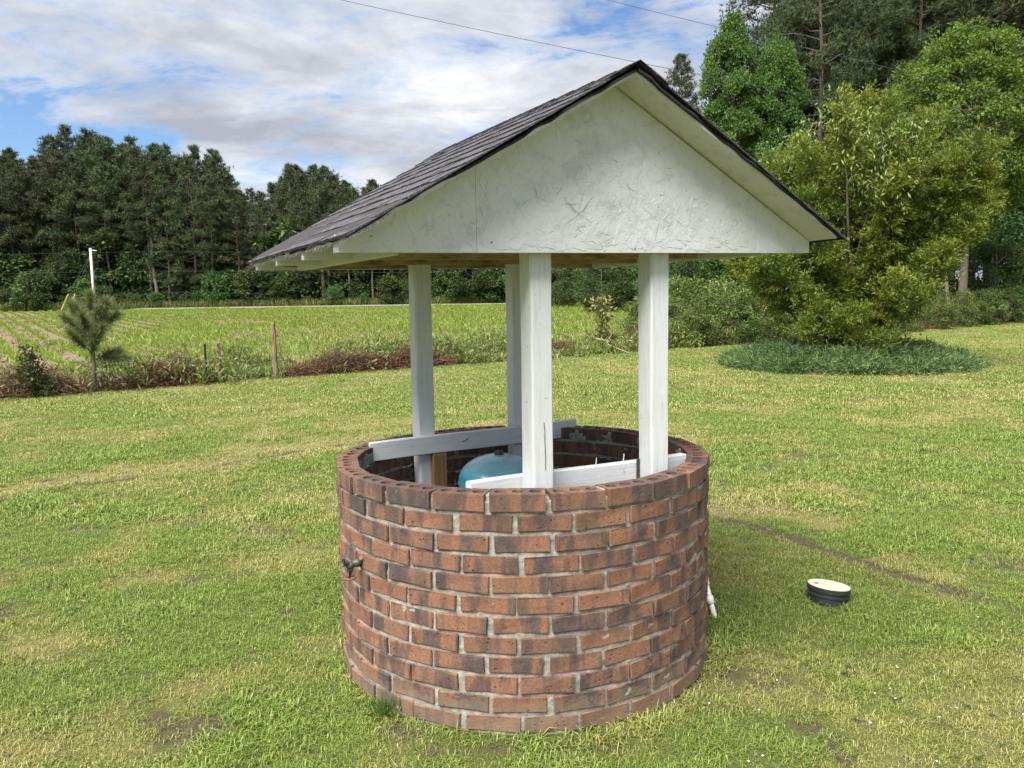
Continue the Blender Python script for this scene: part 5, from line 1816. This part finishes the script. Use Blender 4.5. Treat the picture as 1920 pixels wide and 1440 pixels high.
near_p = [tuft_mesh(200 + k, 24, .05, .016, .048, .0030, f) for k, f in enumerate((0, .1, .25, .35, .2, .5))]
mid_p = [tuft_mesh(220 + k, 26, .085, .024, .060, .0060, f) for k, f in enumerate((0, .2, .35, .45))]
far_p = [tuft_mesh(240 + k, 30, .19, .025, .055, .0120, f) for k, f in enumerate((0.1, .3, .45))]
for (nm, lb, pr, d0, d1, dn, sd_) in (('lawn_grass', 'short mixed green and straw grass on the lawn around the well', near_p, 1.9, 5.4, 950, 1), ('lawn_grass', 'mown patchy grass on the lawn behind the well', mid_p, 5.4, 10.5, 330, 2), ('lawn_grass', 'smooth mown grass on the far lawn up to the fence row', far_p, 10.5, 38, 70, 3)):
    pts, q = scatter(d0, d1, dn, sd_)
    dr = dry(pts[:, 0], pts[:, 1])
    rim = np.sqrt(((pts[:, 0] - WX) / RX) ** 2 + ((pts[:, 1] - WY) / RY) ** 2)
    s = (1.0 - .25 * dr) * q.uniform(.65, 1.25, len(pts)) * (1 + .7 * sstep(1.10, 1.01, rim)) * (1 + .5 * sstep(.2, .1, np.hypot(pts[:, 0] - 1.615, pts[:, 1] - 3.84)))
    s *= 0.86 + .40 * sstep(.52, .72, fbm(pts[:, 0] * 2.1 + 70, pts[:, 1] * 2.1, 3))
    lawn_grass(nm, lb, pr, pts, s, sd_)

# coarse tuft of grass at the foot of the well
q = np.random.default_rng(5)
gt = tag(empty('grass_clump', (-0.50, 2.80, 0)), 'longer dark green grass clump growing against the foot of the well', 'grass')
mb = MB(); n = 90
C = np.c_[q.normal(0, .035, n), q.normal(0, .03, n), 0 * q.normal(0, 1, n)]
D = q.normal(0, .5, (n, 3)); D[:, 2] = np.abs(D[:, 2]) + .55
leaves(mb, C, D, q.uniform(.05, .12, n), .0055, np.clip(q.normal(.3, .2, n), 0, 1), q, .1)
mb.build('blades', M['leaf_gum'], gt)

# broadleaf weeds, fallen leaves and tiny white flowers in the turf
q = np.random.default_rng(91)
n = 1500
x = q.uniform(-6, 6, n); y = q.uniform(2.2, 9, n)
k = (np.abs(x) < .74 * y + 1) & (((x - WX) / (RX + .03)) ** 2 + ((y - WY) / (RY + .03)) ** 2 > 1) & (q.uniform(0, 1, n) < sstep(.45, .7, fbm(x * 1.1 + 5, y * 1.1 + 50, 3)))
x, y = x[k], y[k]; n = len(x); K = 7
mb = MB()
C = np.repeat(np.c_[x, y, np.full(n, .012)], K, 0)
D = q.normal(0, 1, (n * K, 3)); D[:, 2] = np.abs(D[:, 2]) * .35 + .15
leaves(mb, C, D, q.uniform(.014, .030, n * K), .010, np.clip(q.normal(.45, .2, n * K), 0, 1), q, .12)
tag(mb.build('lawn_weeds', M['leaf_weed']), 'small broad-leaved weeds scattered through the lawn grass', 'weeds', kind='stuff')
n = 420
x = q.uniform(-5, 5, n); y = q.uniform(2.2, 8, n)
k = (np.abs(x) < .74 * y + 1) & (((x - WX) / (RX + .03)) ** 2 + ((y - WY) / (RY + .03)) ** 2 > 1)
C = np.c_[x, y, np.full(n, .022)][k]; n = len(C)
mb = MB()
D = q.normal(0, 1, (n, 3)); D[:, 2] *= .25
leaves(mb, C, D, q.uniform(.02, .06, n), .012, np.clip(q.normal(.6, .25, n), 0, 1), q, .2)
tag(mb.build('leaf_litter', M['verge']), 'dead leaf scraps lying in the lawn grass', 'leaf litter', kind='stuff')
mb = MB()
for k in range(24):
    x, y = (q.normal(1.25, .35), q.normal(2.65, .25)) if k < 16 else (q.uniform(-2.2, 2.2), q.uniform(2.3, 4))
    if ((x - WX) / (RX + .03)) ** 2 + ((y - WY) / (RY + .03)) ** 2 < 1:
        continue
    for j in range(5):
        a = j * 1.2566
        c0 = np.array([x, y, .036]); d = np.array([math.cos(a), math.sin(a), .25]) * .0042; w_ = np.array([-math.sin(a), math.cos(a), 0]) * .0018
        mb.add([c0, c0 + d * .6 + w_, c0 + d, c0 + d * .6 - w_], [[0, 1, 2, 3]])
tag(mb.build('lawn_flowers', M['house_white']), 'tiny white flowers dotted in the grass by the well', 'flowers', kind='stuff')


# pieces that belong to a part hang under that part
def under_part(child, part):
    child.parent = part
    child.matrix_parent_inverse = part.matrix_basis.inverted()


def kids(root, name):
    return [o for o in root.children if o.name.split('.')[0] == name]


under_part(kids(roof, 'split')[0], kids(roof, 'post')[0])
for o in kids(roof, 'nail_hole'):
    panels = kids(roof, 'gable_panel')
    u0 = o.data.vertices[0].co.x
    under_part(o, panels[0] if u0 < SEAMS[0] else panels[1])
br = sorted(kids(roof, 'brace'), key=lambda o: o.location.y)
under_part(kids(roof, 'bent_nail')[0], br[-1])
for o in kids(roof, 'nail'):
    under_part(o, br[0])
under_part(kids(tank, 'valve_cap')[0], kids(tank, 'shell')[0])
under_part(kids(tap, 'handle')[0], kids(tap, 'stem')[0])
for nm in ('cap', 'coupling', 'wire'):
    under_part(kids(pipe, nm)[0], kids(pipe, 'stub')[0])
for nm in ('finger_hole', 'lid_studs'):
    under_part(kids(vb, nm)[0], kids(vb, 'lid')[0])
under_part(kids(myr, 'climbing_vine')[0], kids(myr, 'crown')[0])
